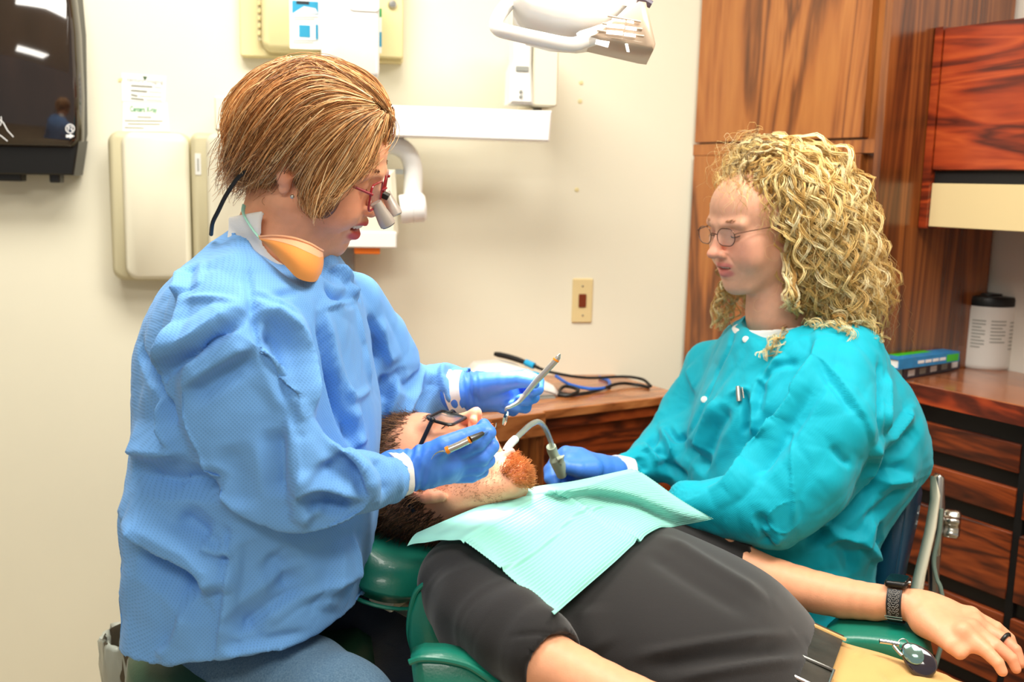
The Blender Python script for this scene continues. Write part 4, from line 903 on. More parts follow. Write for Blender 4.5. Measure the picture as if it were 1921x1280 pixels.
# ------------------------------------------------------------------ where the garments crease (traced on the photograph): line, width, height, sharpness
DFOLDS = [
 ([(455, 452), (470, 560), (485, 640), (520, 720), (555, 790)], .004, -.004, 0),
 ([(475, 588), (510, 592), (545, 620), (560, 665), (570, 736), (572, 800)], .014, .012, 1.2),
 ([(490, 620), (520, 640), (540, 690), (545, 760)], .016, -.010, 0),
 ([(308, 736), (321, 686), (382, 645), (469, 581)], .010, -.010, 0), ([(300, 715), (330, 665), (400, 620), (462, 570)], .014, .008, 1.2),
 ([(338, 729), (415, 679), (476, 645)], .010, .006, 1.2), ([(345, 755), (420, 705), (490, 665)], .014, -.006, 0),
 ([(265, 640), (271, 679), (308, 736), (331, 803)], .010, -.010, 0), ([(341, 545), (330, 635), (313, 692), (308, 736), (312, 800), (340, 840)], .008, .008, 1.2),
 ([(345, 480), (340, 540), (338, 556)], .014, .008, 1.2), ([(360, 500), (352, 550)], .012, -.006, 0),
 ([(345, 562), (400, 560), (450, 572)], .004, .003, 0), ([(430, 830), (450, 900), (455, 960)], .02, -.004, 0), ([(545, 770), (548, 860), (550, 910), (564, 990)], .014, .010, 1.3), ([(520, 800), (525, 870), (530, 940)], .02, -.008, 0),
 ([(554, 930), (579, 908), (633, 915), (690, 938)], .010, .010, 1.3), ([(570, 945), (610, 940), (660, 952)], .014, -.009, 0), ([(564, 992), (585, 962), (612, 955)], .010, .006, 1.2),
 ([(556, 905), (590, 870), (620, 850)], .014, .006, 1.2), ([(600, 880), (640, 880), (668, 900)], .012, -.006, 0),
 ([(629, 850), (658, 874), (690, 935)], .008, -.008, 0), ([(640, 846), (672, 872), (702, 940)], .010, .006, 1.2), ([(700, 855), (722, 890), (728, 940)], .012, -.005, 0), ([(720, 850), (745, 890), (755, 945)], .004, .003, 0),
 ([(232, 970), (288, 1021), (374, 1072), (392, 1122)], .016, .016, 1.3), ([(250, 1035), (320, 1072), (375, 1125)], .028, -.016, 0), ([(240, 880), (300, 900), (370, 905), (420, 930)], .02, -.012, 0), ([(245, 845), (290, 850), (360, 845)], .016, .010, 1.2),
 ([(330, 960), (380, 1000), (430, 1030)], .02, -.008, 0), ([(375, 1015), (410, 1030), (436, 1025)], .014, .010, 1.2),
 ([(436, 990), (432, 1072), (420, 1150), (407, 1236)], .006, .007, 1.3), ([(452, 995), (448, 1080), (430, 1200)], .004, .002, 0),
 ([(410, 1234), (470, 1222), (560, 1205), (655, 1185)], .006, .005, 1.3), ([(420, 1218), (500, 1205), (640, 1175)], .006, -.004, 0),
 ([(439, 1201), (480, 1160), (521, 1129), (593, 1086)], .022, -.012, 0), ([(470, 1190), (540, 1135), (620, 1090), (680, 1060)], .02, .008, 1.1), ([(640, 1000), (620, 1090), (600, 1150)], .02, .006, 1.1), ([(660, 990), (655, 1080), (640, 1180)], .004, .003, 0), ([(500, 1040), (530, 1070), (545, 1110)], .022, -.007, 0),
 ([(350, 1130), (330, 1200), (290, 1235)], .012, .006, 1.2),
 ([(597, 575), (612, 660), (630, 740), (648, 820)], .006, -.007, 0), ([(607, 570), (622, 660), (642, 740), (660, 820)], .008, .005, 1.2), ([(620, 690), (650, 780), (670, 840)], .014, -.010, 0), ([(655, 760), (668, 820), (672, 850)], .010, .008, 1.2),
 ([(600, 582), (635, 572), (666, 566)], .004, .005, 1.3), ([(666, 566), (682, 650), (697, 728)], .004, .003, 0), ([(697, 728), (665, 745), (650, 720)], .004, .003, 0),
 ([(610, 540), (640, 556), (662, 562)], .012, -.010, 0), ([(620, 500), (650, 530), (660, 560)], .012, .010, 1.2), ([(640, 520), (668, 548), (672, 562)], .010, -.008, 0), ([(500, 560), (540, 550), (560, 542)], .004, -.003, 0), ([(470, 545), (520, 580), (560, 600)], .004, -.003, 0),
 ([(690, 590), (708, 640), (700, 690)], .008, -.007, 0), ([(700, 600), (720, 650), (735, 690)], .010, .007, 1.2),
 ([(742, 690), (760, 722), (795, 705)], .012, -.008, 0), ([(800, 690), (765, 745), (745, 800)], .012, .009, 1.2), ([(815, 700), (790, 745), (775, 790)], .014, -.008, 0), ([(838, 668), (828, 705), (845, 765)], .008, .009, 1.2), ([(870, 680), (848, 695), (838, 715)], .008, -.006, 0), ([(755, 690), (740, 740), (720, 790)], .012, .007, 1.2), ([(725, 700), (715, 760), (705, 800)], .012, -.008, 0)]
AFOLDS = [
 ([(1530, 615), (1530, 680), (1481, 762), (1425, 845), (1378, 900), (1320, 925)], .014, .015, 1.4), ([(1545, 690), (1500, 770), (1450, 850), (1400, 905)], .02, -.009, 0), ([(1500, 690), (1460, 770), (1410, 840)], .022, -.007, 0),
 ([(1530, 684), (1567, 725), (1605, 781)], .006, -.005, 0), ([(1540, 675), (1580, 720), (1625, 790), (1640, 840)], .008, .004, 1.2), ([(1555, 835), (1580, 862), (1597, 872)], .005, -.004, 0),
 ([(1640, 830), (1622, 890), (1545, 965), (1462, 1029)], .014, .010, 1.2), ([(1660, 850), (1640, 910), (1570, 985), (1500, 1030)], .014, -.014, 0),
 ([(1650, 676), (1652, 750), (1650, 822)], .008, -.009, 0), ([(1662, 690), (1664, 760), (1660, 820)], .010, .006, 1.2), ([(1712, 764), (1680, 800), (1652, 826)], .010, .010, 1.2), ([(1722, 800), (1690, 840), (1660, 860)], .016, -.009, 0), ([(1714, 896), (1680, 898), (1642, 903)], .010, .010, 1.2), ([(1700, 880), (1670, 880), (1640, 885)], .014, -.008, 0), ([(1700, 915), (1660, 950), (1620, 985)], .014, -.008, 0),
 ([(1650, 957), (1605, 1006), (1545, 991), (1515, 987)], .012, .011, 1.2), ([(1605, 1006), (1635, 1040), (1652, 1085)], .012, .010, 1.2), ([(1640, 985), (1650, 1030), (1660, 1060)], .014, -.009, 0), ([(1560, 1010), (1590, 1040), (1600, 1080)], .016, -.008, 0), ([(1481, 785), (1486, 900), (1489, 995)], .004, .0025, 1.2), ([(1430, 985), (1445, 1010), (1462, 1022)], .008, .006, 1.2), ([(1420, 960), (1440, 1000), (1440, 1025)], .012, -.006, 0),
 ([(1250, 802), (1268, 826), (1287, 818)], .010, -.010, 0), ([(1238, 800), (1255, 840), (1262, 862)], .012, .010, 1.2), ([(1236, 812), (1223, 839), (1250, 858)], .010, -.008, 0), ([(1202, 842), (1222, 850), (1231, 879)], .010, .008, 1.2), ([(1190, 860), (1205, 872), (1210, 890)], .010, -.006, 0), ([(1240, 860), (1265, 880), (1290, 900)], .014, -.008, 0),
 ([(1406, 613), (1388, 645), (1362, 690), (1320, 780), (1290, 842)], .005, -.004, 0), ([(1380, 610), (1368, 650), (1345, 700), (1305, 790), (1282, 830)], .005, -.003, 0),
 ([(1364, 742), (1396, 729), (1402, 735)], .004, .003, 0), ([(1396, 730), (1400, 780), (1396, 820)], .008, -.009, 0), ([(1412, 735), (1414, 780), (1410, 820)], .008, .007, 1.2), ([(1440, 690), (1425, 740), (1420, 790)], .010, -.008, 0), ([(1470, 660), (1440, 700), (1420, 720)], .012, .008, 1.2), ([(1370, 760), (1340, 810), (1320, 870)], .02, -.008, 0), ([(1350, 740), (1320, 800), (1300, 860)], .014, .007, 1.2), ([(1500, 680), (1460, 690), (1430, 720)], .006, -.005, 0),
 ([(1290, 690), (1310, 740), (1330, 790)], .014, .006, 1.2), ([(1285, 840), (1310, 860), (1330, 880)], .016, -.010, 0)]
PFOLDS = [
 ([(1235, 1000), (1330, 1060), (1450, 1130)], .02, .007, 0), ([(1210, 1030), (1300, 1090), (1420, 1160)], .02, -.005, 0), ([(1290, 1000), (1400, 1075), (1520, 1150)], .018, .005, 0),
 ([(1100, 1130), (1110, 1190), (1130, 1230)], .02, .008, 0), ([(1180, 1235), (1350, 1205), (1565, 1180)], .012, .006, 1.1), ([(1200, 1255), (1370, 1228), (1560, 1205)], .012, -.008, 0), ([(1260, 1275), (1400, 1250), (1550, 1230)], .010, .006, 1.1), ([(1500, 1110), (1545, 1150), (1570, 1190)], .010, -.006, 0),
 ([(900, 1030), (980, 1110), (1040, 1180)], .03, .006, 0), ([(950, 1195), (1020, 1190), (1065, 1200)], .003, -.0025, 0), ([(830, 1060), (850, 1130), (900, 1190)], .03, .005, 0)]
TFOLDS = [([(1600, 1235), (1640, 1210), (1700, 1225), (1720, 1270)], .006, .005, 1.2), ([(1760, 1240), (1700, 1262), (1660, 1275)], .012, -.006, 0), ([(1840, 1235), (1820, 1265)], .014, -.006, 0)]

def crisp(L, k): return [(p, w * 2.5 if s >= 1 else w * 1.25, a * k, 2 if s >= 1 else (1 if w > .007 else 0)) for p, w, a, s in L]
DFOLDS = crisp(DFOLDS, 2.0); AFOLDS = crisp(AFOLDS, 1.8)

# ================================================================== the standing-side clinician (blue gown)
YD = 1.34
dent = thing('person', 'person in pale blue gown with red glasses leaning over the patient', 'person', (W(470, 1200, YD)[0], YD, FZ))
# --- head
RD = np.array([[0.9072, 0.0328, -0.4194], [0.059, 0.9772, 0.204], [0.4165, -0.2098, 0.8846]])
OD = W(582, 304, YD); SD = 0.98
nb = (W(520, 470, YD + .01) - OD) @ RD.T / SD; nb2 = (W(520, 540, YD + .02) - OD) @ RD.T / SD
V, Q, lip, J = head('smile', .05, [nb, nb2], (.050, .060), cheek=1.06, chin=1.05, crown=.84, wrink=True)
c = skincol(V, (240, 174, 136), lip, (206, 84, 78), 1, [((.07, -.045, -.02), .03, (238, 148, 116), .5), ((.112, 0, -.02), .02, (234, 138, 110), .4), ((0, -.08, 0), .03, (236, 146, 116), .4)])
obj('head_and_neck', (to_world(V, OD, RD, SD), Q), m_skin1, dent, col=c, angle=180)
lashline(dent, OD, RD, SD)
rg = np.random.RandomState(5)
for s in (-1, 1):
    v, q, cc = brow([(.093, s * .012, .031), (.091, s * .028, .037), (.08, s * .046, .033)], 90, .0004, (120, 76, 48), rg, RD, OD, SD); obj('eyebrow', (v, q), m_hair, dent, col=cc, angle=180)
# teeth
m = M()
for k in range(-4, 5):
    a = k * .0052; x = .0955 - abs(k) ** 2 * .00062; m.ball(to_world(V3((x, a, -.0495)), OD, RD, SD), V3((.0032, .0028, .0042)) * SD, RD, 8, 6)
obj('upper_teeth', m, m_tooth, dent)
obj('mouth_cavity', M().ball(to_world(V3((.078, 0, -.053)), OD, RD, SD), V3((.012, .021, .006)), RD), m_mouth, dent)
# --- gown
lo, hi = bounds([W(210, 1270, YD - .2), W(210, 400, YD - .2), W(910, 640, 1.72), W(900, 1250, 1.2)], .02)
S = SDF(lo, hi, .0034)
rings = [ring(440, 585, 432, YD + .01, .075), ring(392, 630, 474, YD + .01, .125), ring(338, 664, 535, YD, .165), ring(292, 688, 610, YD, .18), ring(272, 706, 700, YD, .185), ring(272, 712, 800, YD, .185),
         ring(258, 712, 880, YD, .19), ring(240, 710, 950, YD, .195), ring(236, 700, 1040, YD, .20), ring(238, 690, 1130, YD, .20), ring(246, 668, 1200, YD, .205), ring(252, 650, 1262, YD, .21)]
S.stack(rings, .0, 4, 2.2)
# near arm
S.chain(*pxchain([(448, 590, 1.23, 62), (450, 660, 1.18, 92), (460, 765, 1.135, 112), (485, 860, 1.11, 114), (530, 915, 1.10, 98)]), .06)
S.chain(*pxchain([(520, 905, 1.10, 92), (600, 915, 1.12, 82), (675, 905, 1.165, 66), (695, 902, 1.18, 61), (724, 902, 1.206, 51)]), .035)
# far arm
S.chain(*pxchain([(660, 570, 1.46, 60), (700, 640, 1.52, 66), (730, 720, 1.56, 66), (775, 745, 1.57, 62), (830, 735, 1.57, 56), (868, 733, 1.56, 46)]), .03)
S.chain(*pxchain([(700, 700, 1.52, 70), (730, 790, 1.52, 60)]), .04)
# neck opening: collar stands away from the neck
nk0 = W(512, 440, YD); S.ell(W(535, 438, YD - .01), (.066, .075, .055), None, .006, cut=True)
S.rc(W(545, 430, YD - .02), W(655, 520, YD - .06), .045, .018, .01, cut=True); S.rc(W(540, 430, YD - .08), W(585, 512, YD - .13), .050, .026, .008, cut=True)
S.rc(W(747, 900, 1.226), W(830, 893, 1.27), pxm(42, 1.24), pxm(48, 1.26), .003, cut=True); S.rc(W(872, 733, 1.56), W(920, 733, 1.55), pxm(40, 1.56), pxm(46, 1.55), .003, cut=True)
S.plane(W(330, 1243, 1.15), (.14, 0, -1))
V, Q = S.mesh(1)
V = wrinkle(V, Q, lambda mm, dd: 1.05 + .03 * (dd[:, 2] ** 2), 30, .009, 4, .04, 22.0, .8, None, 0, .006)
N = normals(lap(V, Q, 3), Q); V = crumple(V, N, .10, .006, 3, (1, 1, .75)); V = crumple(V, N, .045, .0018, 5, (1, 1, .8))
GB = bvh(V, Q); N = normals(lap(V, Q, 6), Q)
V = settle(fold(V, N, GB, DFOLDS), Q, 2)
obj('gown', (V, Q), m_gownb, dent, angle=180)
# white undershirt collar
S = SDF(*bounds([W(420, 400, YD - .12), W(680, 560, YD + .12)], .02), .003)
P = [W(522, 425, YD + .0), W(515, 470, YD + .01)]
S.rc(P[0], P[1], .069, .084, .0); S.rc(W(535, 400, YD), W(530, 440, YD), .0585, .064, 0, cut=True); S.plane(W(455, 404, YD), (-.2, 0, 1))
S.ell(W(600, 430, YD - .02), (.075, .09, .06), None, .008, cut=True)
v, q = S.mesh(1); obj('undershirt_collar', (v, q), m_cotton, dent, angle=180)
# gloves: near hand (pen grasp)
near = [([(740, 886, 1.25, 44), (785, 880, 1.262, 40), (800, 876, 1.265, 41), (832, 868, 1.272, 37), (848, 866, 1.28, 32)], .012),
        ([(800, 885, 1.27, 28), (842, 884, 1.285, 25), (858, 882, 1.29, 20)], .012),
        ([(800, 858, 1.25, 26), (832, 836, 1.245, 19), (866, 822, 1.255, 16.5), (893, 810, 1.27, 13.5), (902, 806, 1.275, 11)], .014),      # thumb
        ([(862, 845, 1.275, 21), (895, 832, 1.272, 18.5), (916, 812, 1.28, 15.5), (908, 797, 1.287, 12), (898, 806, 1.29, 10.5)], .004),     # index
        ([(866, 862, 1.28, 20), (902, 858, 1.28, 18.5), (922, 838, 1.29, 15.5), (916, 822, 1.305, 12.5)], .003),
        ([(864, 878, 1.285, 19), (896, 876, 1.285, 17.5), (915, 864, 1.295, 15), (908, 850, 1.31, 12.5)], .003),
        ([(858, 892, 1.29, 16), (884, 892, 1.29, 15), (904, 884, 1.30, 13.5), (900, 870, 1.315, 11.5)], .003)]
v, q = pxhand(near, .0017); 
n = normals(v, q); pr = proj(v); wr = np.exp(-((pr[:, 0] - 775) / 28) ** 2); v = v + n * (.0011 * wr * np.sin((pr[:, 0] * .9 + pr[:, 1] * .25) * .42 + 2 * snoise(v, 60, 3)))[:, None] * 1.2
obj('glove', (v, q), m_glove, dent, angle=180, label='blue glove of the near hand holding the scaler')
far = [([(858, 735, 1.55, 40), (885, 733, 1.545, 36), (900, 732, 1.54, 36), (925, 732, 1.53, 33), (940, 731, 1.527, 28)], .012),
       ([(900, 742, 1.54, 28), (940, 748, 1.53, 24), (958, 748, 1.525, 20)], .018),
       ([(905, 722, 1.51, 24), (945, 716, 1.495, 20), (975, 713, 1.485, 16), (995, 716, 1.48, 13), (1003, 720, 1.48, 10)], .012),   # thumb in front
       ([(945, 716, 1.53, 19), (985, 708, 1.53, 16), (1008, 716, 1.515, 13.5), (1008, 730, 1.50, 12.5), (998, 735, 1.495, 11)], .006),       # index
       ([(950, 730, 1.535, 18), (985, 735, 1.545, 15), (1000, 745, 1.53, 13), (988, 750, 1.505, 12.5), (977, 750, 1.50, 11)], .006),
       ([(950, 744, 1.535, 17), (980, 756, 1.54, 14), (985, 764, 1.53, 12.5), (968, 762, 1.51, 12), (955, 760, 1.505, 10)], .006),
       ([(945, 755, 1.54, 14), (965, 768, 1.545, 11), (962, 772, 1.535, 10), (945, 768, 1.52, 9)], .006)]
v, q = pxhand(far, .0018); n = normals(v, q); pr = proj(v); wr = np.exp(-((pr[:, 0] - 880) / 20) ** 2); v = v + n * (.0011 * wr * np.sin((pr[:, 0] * .95 - pr[:, 1] * .12) * .5 + 2 * snoise(v, 60, 4)))[:, None]
obj('glove', (v, q), m_glove, dent, angle=180, label='blue glove of the far hand holding the mirror')
def cuff(name, a, b, ra, rb, mt, par, th=.003, n=24, wob=.002, seed=0):
    a = V3(a); b = V3(b); ax = nrm(b - a); L = np.linalg.norm(b - a); u = nrm(np.cross(ax, (0.2, .3, 1))); w = np.cross(ax, u); rg = np.random.RandomState(seed); ph = rg.uniform(0, 6, 4)
    G = []
    for r_, t in ((ra - th, .0), (ra, .0), ((ra + rb) / 2, .5), (rb, 1.0), (rb - th, 1.0)):
        G.append([a + ax * L * t + (r_ + wob * math.sin(3 * x + ph[0]) * .5 + wob * math.sin(5 * x + ph[1]) * .5) * (math.cos(x) * u + math.sin(x) * w) for x in np.linspace(0, 2 * math.pi, n + 1)])
    return obj(name, M().sheet(np.array(G)), mt, par, angle=60)
cuff('undershirt_cuff', W(850, 736, 1.555), W(876, 733, 1.548), pxm(46, 1.55), pxm(41, 1.55), m_cotton, dent, seed=2)
cuff('undershirt_cuff', W(736, 893, 1.238), W(760, 887, 1.248), pxm(46, 1.25), pxm(43, 1.25), m_cotton, dent, seed=3)
# jeans
S = SDF(*bounds([W(230, 1150, 1.05), W(820, 1420, 1.7), V3((-.15, 1.1, FZ + .04))], .07), .007)
S.chain(*pxchain([(420, 1285, 1.34, 150), (560, 1300, 1.22, 118), (640, 1345, 1.16, 105)]), .04); kn = W(640, 1345, 1.16); S.chain([kn, kn + V3((.06, .04, -.2)), V3((kn[0] + .04, kn[1] + .02, FZ + .05))], [.062, .055, .042], .04)
v, q = S.mesh(1); v = wrinkle(v, q, lambda m_, d: 1.02 + 0 * m_[:, 0], 20, .006, 3, .1, 60); obj('jeans', (v, q), m_jean, dent, angle=180)
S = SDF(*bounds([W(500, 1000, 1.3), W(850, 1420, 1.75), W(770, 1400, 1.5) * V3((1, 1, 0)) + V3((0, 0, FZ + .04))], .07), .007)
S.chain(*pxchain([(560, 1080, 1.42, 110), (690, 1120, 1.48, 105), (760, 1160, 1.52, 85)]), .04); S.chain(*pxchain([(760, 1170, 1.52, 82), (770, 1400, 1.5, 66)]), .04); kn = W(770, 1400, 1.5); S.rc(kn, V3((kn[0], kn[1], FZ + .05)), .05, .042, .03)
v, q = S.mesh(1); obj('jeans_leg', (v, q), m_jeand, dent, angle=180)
obj('jeans_seam', M().tube(spline([p for p in (on_surf(bvh(v, q), 685, 1190), on_surf(bvh(v, q), 740, 1215)) if p is not None], 8) if on_surf(bvh(v, q), 685, 1190) is not None and on_surf(bvh(v, q), 740, 1215) is not None else [W(685, 1190, 1.4), W(740, 1215, 1.4)], .0012, 5), m_jeand, dent)
# --- stool
pc = W(476, 1240, 1.36); rr = pxm(242, 1.36)
st = thing('stool', 'dark green vinyl stool under the person in pale blue gown', 'stool', (pc[0], pc[1], FZ))
zt_ = W(476, 1190, 1.36)[2]
obj('seat', M().lathe([(rr * .8, zt_ - .12), (rr * .97, zt_ - .105), (rr * 1.0, zt_ - .06), (rr * .97, zt_ - .02), (rr * .85, zt_), (rr * .4, zt_ + .004)], (pc[0], pc[1], 0), WZ, 48), m_upg2, st, angle=60)
obj('column', M().lathe([(.03, FZ + .1), (.03, .3), (.022, .302), (.022, zt_ - .121)], (pc[0], pc[1], 0), WZ, 20), m_chrome, st)
for k in range(5):
    a = k * 2 * math.pi / 5 + .3; d = V3((math.cos(a), math.sin(a), 0)); b0 = V3((pc[0], pc[1], FZ + .1)); obj('foot_spoke', M().tube([b0 + d * .02, b0 + d * .15 + WZ * -.01, b0 + d * .25 - WZ * .035], [.02, .016, .012], 8), m_steel, st)
    obj('caster', M().lathe([(.012, -.012), (.025, -.01), (.025, .01), (.012, .012)], b0 + d * .25 - WZ * .074, np.cross(d, WZ), 16), m_black, st)
# --- waste bin
pb = W(262, 1270, 1.62); rb_ = pxm(66, 1.62); zt2 = W(240, 1190, 1.62)[2]
wb = thing('waste_bin', 'dark waste bin lined with a clear bag behind the stool', 'waste bin', (pb[0], pb[1], FZ))
m_binb = mat('brown_bin_plastic', (70, 62, 48), .4); m_bag = mat('clear_bag', (205, 212, 200), .25, alpha=.55, bump=.5, bscale=40)
prof = [(rb_ * .75, FZ + 0.002), (rb_ * .78, FZ + .02), (rb_, zt2), (rb_ * .96, zt2 + .003), (rb_ * .9, zt2 - .004), (rb_ * .7, .06), (.005, .05)]
obj('bucket', M().lathe(prof, (pb[0], pb[1], 0), WZ, 40), m_binb, wb)
G = []
for t_, (r_, z_) in enumerate(((rb_ * .86, zt2 - .06), (rb_ * .93, zt2 - .005), (rb_ * 1.0, zt2 + .006), (rb_ * 1.05, zt2 - .004), (rb_ * 1.06, zt2 - .05), (rb_ * 1.03, zt2 - .12), (rb_ * 1.02, zt2 - .16))):
    G.append([V3((pb[0], pb[1], 0)) + (r_ + .004 * math.sin(7 * x + t_) + .003 * math.sin(13 * x + 2 * t_)) * V3((math.cos(x), math.sin(x), 0)) + WZ * (z_ + .008 * math.sin(5 * x + 1) * (t_ > 4)) for x in np.linspace(0, 2 * math.pi, 61)])
obj('bin_bag', M().sheet(np.array(G)), m_bag, wb, angle=180)
m = M(); rg = np.random.RandomState(3)
for k in range(5): m.ball(V3((pb[0], pb[1], zt2 - .09)) + rg.uniform(-.03, .03, 3), rg.uniform(.02, .035, 3))
obj('crumpled_paper', m, mat('teal_paper', (40, 120, 130), .7), wb)

# ================================================================== the patient
pat = thing('person', 'person lying in dental chair in black polo shirt and khaki trousers', 'person', (.15, 1.35, FZ))
ac = nrm((.435, .90, 0)); lg = nrm((.90, -.435, -.26)); th_ = np.cross(lg, ac); th_ = th_ if th_[2] > 0 else -th_
# --- shirt
S = SDF((-.25, .85, .38), (.68, 1.78, .92), .0045)
C = [((-.055, 1.43, .735), .09, .07), ((-.005, 1.42, .705), .16, .085), ((.05, 1.40, .68), .20, .095), ((.14, 1.36, .658), .205, .108), ((.24, 1.31, .628), .20, .115), ((.305, 1.278, .602), .195, .116), ((.352, 1.258, .574), .188, .106), ((.372, 1.249, .560), .182, .098)]
S.stack([(c, ac, th_, a, b) for c, a, b in C], 0, 4, 2.3)
S.chain(*pxchain([(870, 1095, 1.27, 92), (900, 1150, 1.21, 92), (960, 1195, 1.14, 88), (1010, 1225, 1.10, 84)]), .05)       # near sleeve
S.chain(*pxchain([(1120, 985, 1.57, 62), (1230, 1015, 1.57, 56), (1330, 1040, 1.555, 50), (1405, 1060, 1.54, 44)]), .05)        # far sleeve
S.ell((-.085, 1.435, .80), (.068, .075, .06), None, .01, cut=True)
S.rc(W(1062, 1262, 1.062), W(1140, 1310, 1.02), pxm(78, 1.07), pxm(95, 1.05), .003, cut=True); S.rc(W(1425, 1058, 1.535), W(1470, 1075, 1.52), pxm(40, 1.53), pxm(50, 1.53), .003, cut=True)
V, Q = S.mesh(1); N = normals(V, Q); PB = bvh(V, Q); V = fold(V, N, PB, PFOLDS)
obj('polo_shirt', (V, Q), m_shirt, pat, angle=180)
PB = bvh(V, Q)
# --- arms and near forearm
na, nr = pxchain([(960, 1200, 1.14, 66), (1030, 1250, 1.085, 66), (1130, 1300, 1.05, 62), (1230, 1340, 1.03, 58)]); na += [V3((.30, .965, .575)), V3((.40, .955, .585))]; nr += [.030, .026]
S = SDF(*bounds(np.array(na + [V3((.56, 1.0, .62)), V3((.5, .9, .5))]), .07), .0032); S.chain(na, nr, .02); pw = na[-1]; S.chain([pw, pw + V3((.045, .004, .0)), pw + V3((.075, .010, -.002))], [.025, .028, .026], .015)
for k_, (dy, l_) in enumerate(((.034, .9), (.014, 1.05), (-.006, 1.0), (-.025, .8))):
    kb = pw + V3((.080, dy + .008, .004)); S.chain([kb, kb + V3((.035 * l_, .004, .004)), kb + V3((.060 * l_, .005, -.006)), kb + V3((.075 * l_, .005, -.020))], [.0105, .0092, .0085, .0075], .004)
S.chain([pw + V3((.02, .024, .0)), pw + V3((.045, .046, -.002)), pw + V3((.070, .054, -.008))], [.013, .011, .009], .008)
v, q = S.mesh(1)
obj('near_arm', (v, q), m_skin3, pat, col=skincol(v, (228, 162, 124), None, seed=4), angle=180)
far = [([(1330, 1030, 1.56, 46), (1420, 1078, 1.525, 44), (1500, 1104, 1.49, 43), (1580, 1122, 1.455, 40), (1640, 1130, 1.425, 36), (1684, 1131, 1.403, 33), (1720, 1138, 1.39, 33), (1765, 1154, 1.372, 32)], .03),
       ([(1745, 1135, 1.39, 22), (1820, 1158, 1.365, 18), (1868, 1180, 1.35, 15), (1893, 1198, 1.345, 11.5), (1905, 1226, 1.335, 9.5)], .014),   # little finger far
       ([(1750, 1148, 1.38, 26), (1828, 1174, 1.345, 20), (1880, 1200, 1.32, 14.5), (1905, 1220, 1.305, 12), (1915, 1245, 1.295, 10)], .012),
       ([(1750, 1160, 1.37, 26), (1822, 1184, 1.325, 21), (1868, 1212, 1.295, 14.5), (1898, 1236, 1.28, 12), (1906, 1255, 1.275, 10)], .012),
       ([(1745, 1168, 1.36, 26), (1808, 1190, 1.31, 21), (1850, 1222, 1.28, 14.5), (1872, 1244, 1.265, 12.5), (1880, 1260, 1.26, 10.5)], .012),
       ([(1735, 1165, 1.36, 28), (1762, 1190, 1.325, 20), (1785, 1212, 1.30, 16), (1800, 1226, 1.29, 13)], .02)]
def knuckles(S):
    for x, y, Y in ((1822, 1158, 1.36), (1830, 1172, 1.34), (1822, 1182, 1.32), (1806, 1188, 1.305)): S.ell(W(x, y - 6, Y), pxm(12, Y), None, .012)
v, q = pxhand(far, .002, 1, knuckles)
obj('far_arm', (v, q), m_skin3, pat, col=skincol(v, (228, 162, 124), None, seed=5, blush=[(W(1815, 1180, 1.33), .03, (226, 130, 100), .5), (W(1890, 1225, 1.3), .03, (226, 126, 98), .5)]), angle=180)
# --- trousers and belt
S = SDF((.30, .55, .25), (1.55, 1.55, .75), .006)
hp = [((.357, 1.256, .558), .182, .098), ((.417, 1.227, .536), .182, .098), ((.51, 1.18, .51), .18, .097)]
S.stack([(c, ac, th_, a, b) for c, a, b in hp], 0, 4, 2.3)
for s in (-1, 1): S.rc(V3((.48, 1.195, .515)) + ac * s * .085, V3((.90, .99, .50)) + ac * s * .11, .092, .078, .04); S.rc(V3((.90, .99, .50)) + ac * s * .11, V3((1.38, .76, .38)) + ac * s * .10, .074, .05, .03)
v, q = S.mesh(1); n_ = normals(v, q); v = fold(v, n_, bvh(v, q), TFOLDS); obj('trousers', (v, q), m_khaki, pat, angle=180)
TB = bvh(v, q)
def belt_ring(c, a, b, w, t_, mt, nm):
    G = []
    for off, ex_ in ((-w, 0), (-w, t_), (w, t_), (w, 0)):
        G.append([V3(c) + lg * off + ac * (a + ex_) * np.sign(math.cos(x)) * abs(math.cos(x)) ** .87 + th_ * (b + ex_) * np.sign(math.sin(x)) * abs(math.sin(x)) ** .87 for x in np.linspace(0, 2 * math.pi, 61)])
    return obj(nm, M().sheet(np.array(G)), mt, pat, angle=50)
bl = belt_ring((.389, 1.240, .546), .187, .1025, .022, .004, mat('worn_leather', (52, 50, 44), .4, noise=.3, nscale=30, bump=.3, bscale=90), 'belt')
# --- head
RP = np.array([[0.2667, 0.1594, 0.9505], [0.2926, 0.9263, -0.2374], [-0.9183, 0.3414, 0.2004]])
OP = W(829, 906, 1.43); SP = 1.0
nb = (V3((-.03, 1.43, .745)) - OP) @ RP.T / SP; nb2 = (V3((.02, 1.42, .71)) - OP) @ RP.T / SP
V, Q, lip, JP = head('open', .34, [nb, nb2], (.056, .062), wide=1.04, nose=1.15, chin=1.2, ez=-.008)
c = skincol(V, (228, 160, 124), lip, (206, 110, 96), 7, [((.112, 0, -.02), .022, (226, 118, 98), .5), ((-.006, -.078, .01), .03, (226, 110, 90), .5), ((.06, -.04, -.02), .03, (226, 140, 108), .4)])
obj('head_and_neck', (to_world(V, OP, RP, SP), Q), m_skin3, pat, col=c, angle=180)
HPB = bvh(to_world(V, OP, RP, SP), Q); HPV, HPQ = V, Q
lashline(pat, OP, RP, SP)
m = M()
for k in range(-5, 6):
    a = k * .0056; x = .091 - abs(k) ** 2 * .0006; m.ball(to_world(V3((x, a, -.0505)), OP, RP, SP), V3((.0034, .003, .0048)), RP, 8, 6)
obj('upper_teeth', m, m_tooth, pat)
m = M()
for k in range(-5, 6):
    a = k * .005; x = .087 - abs(k) ** 2 * .0006; m.ball(to_world(V3(JP((x, a, -.0545))), OP, RP, SP), V3((.0032, .0027, .0042)), RP, 8, 6)
obj('lower_teeth', m, m_tooth, pat)
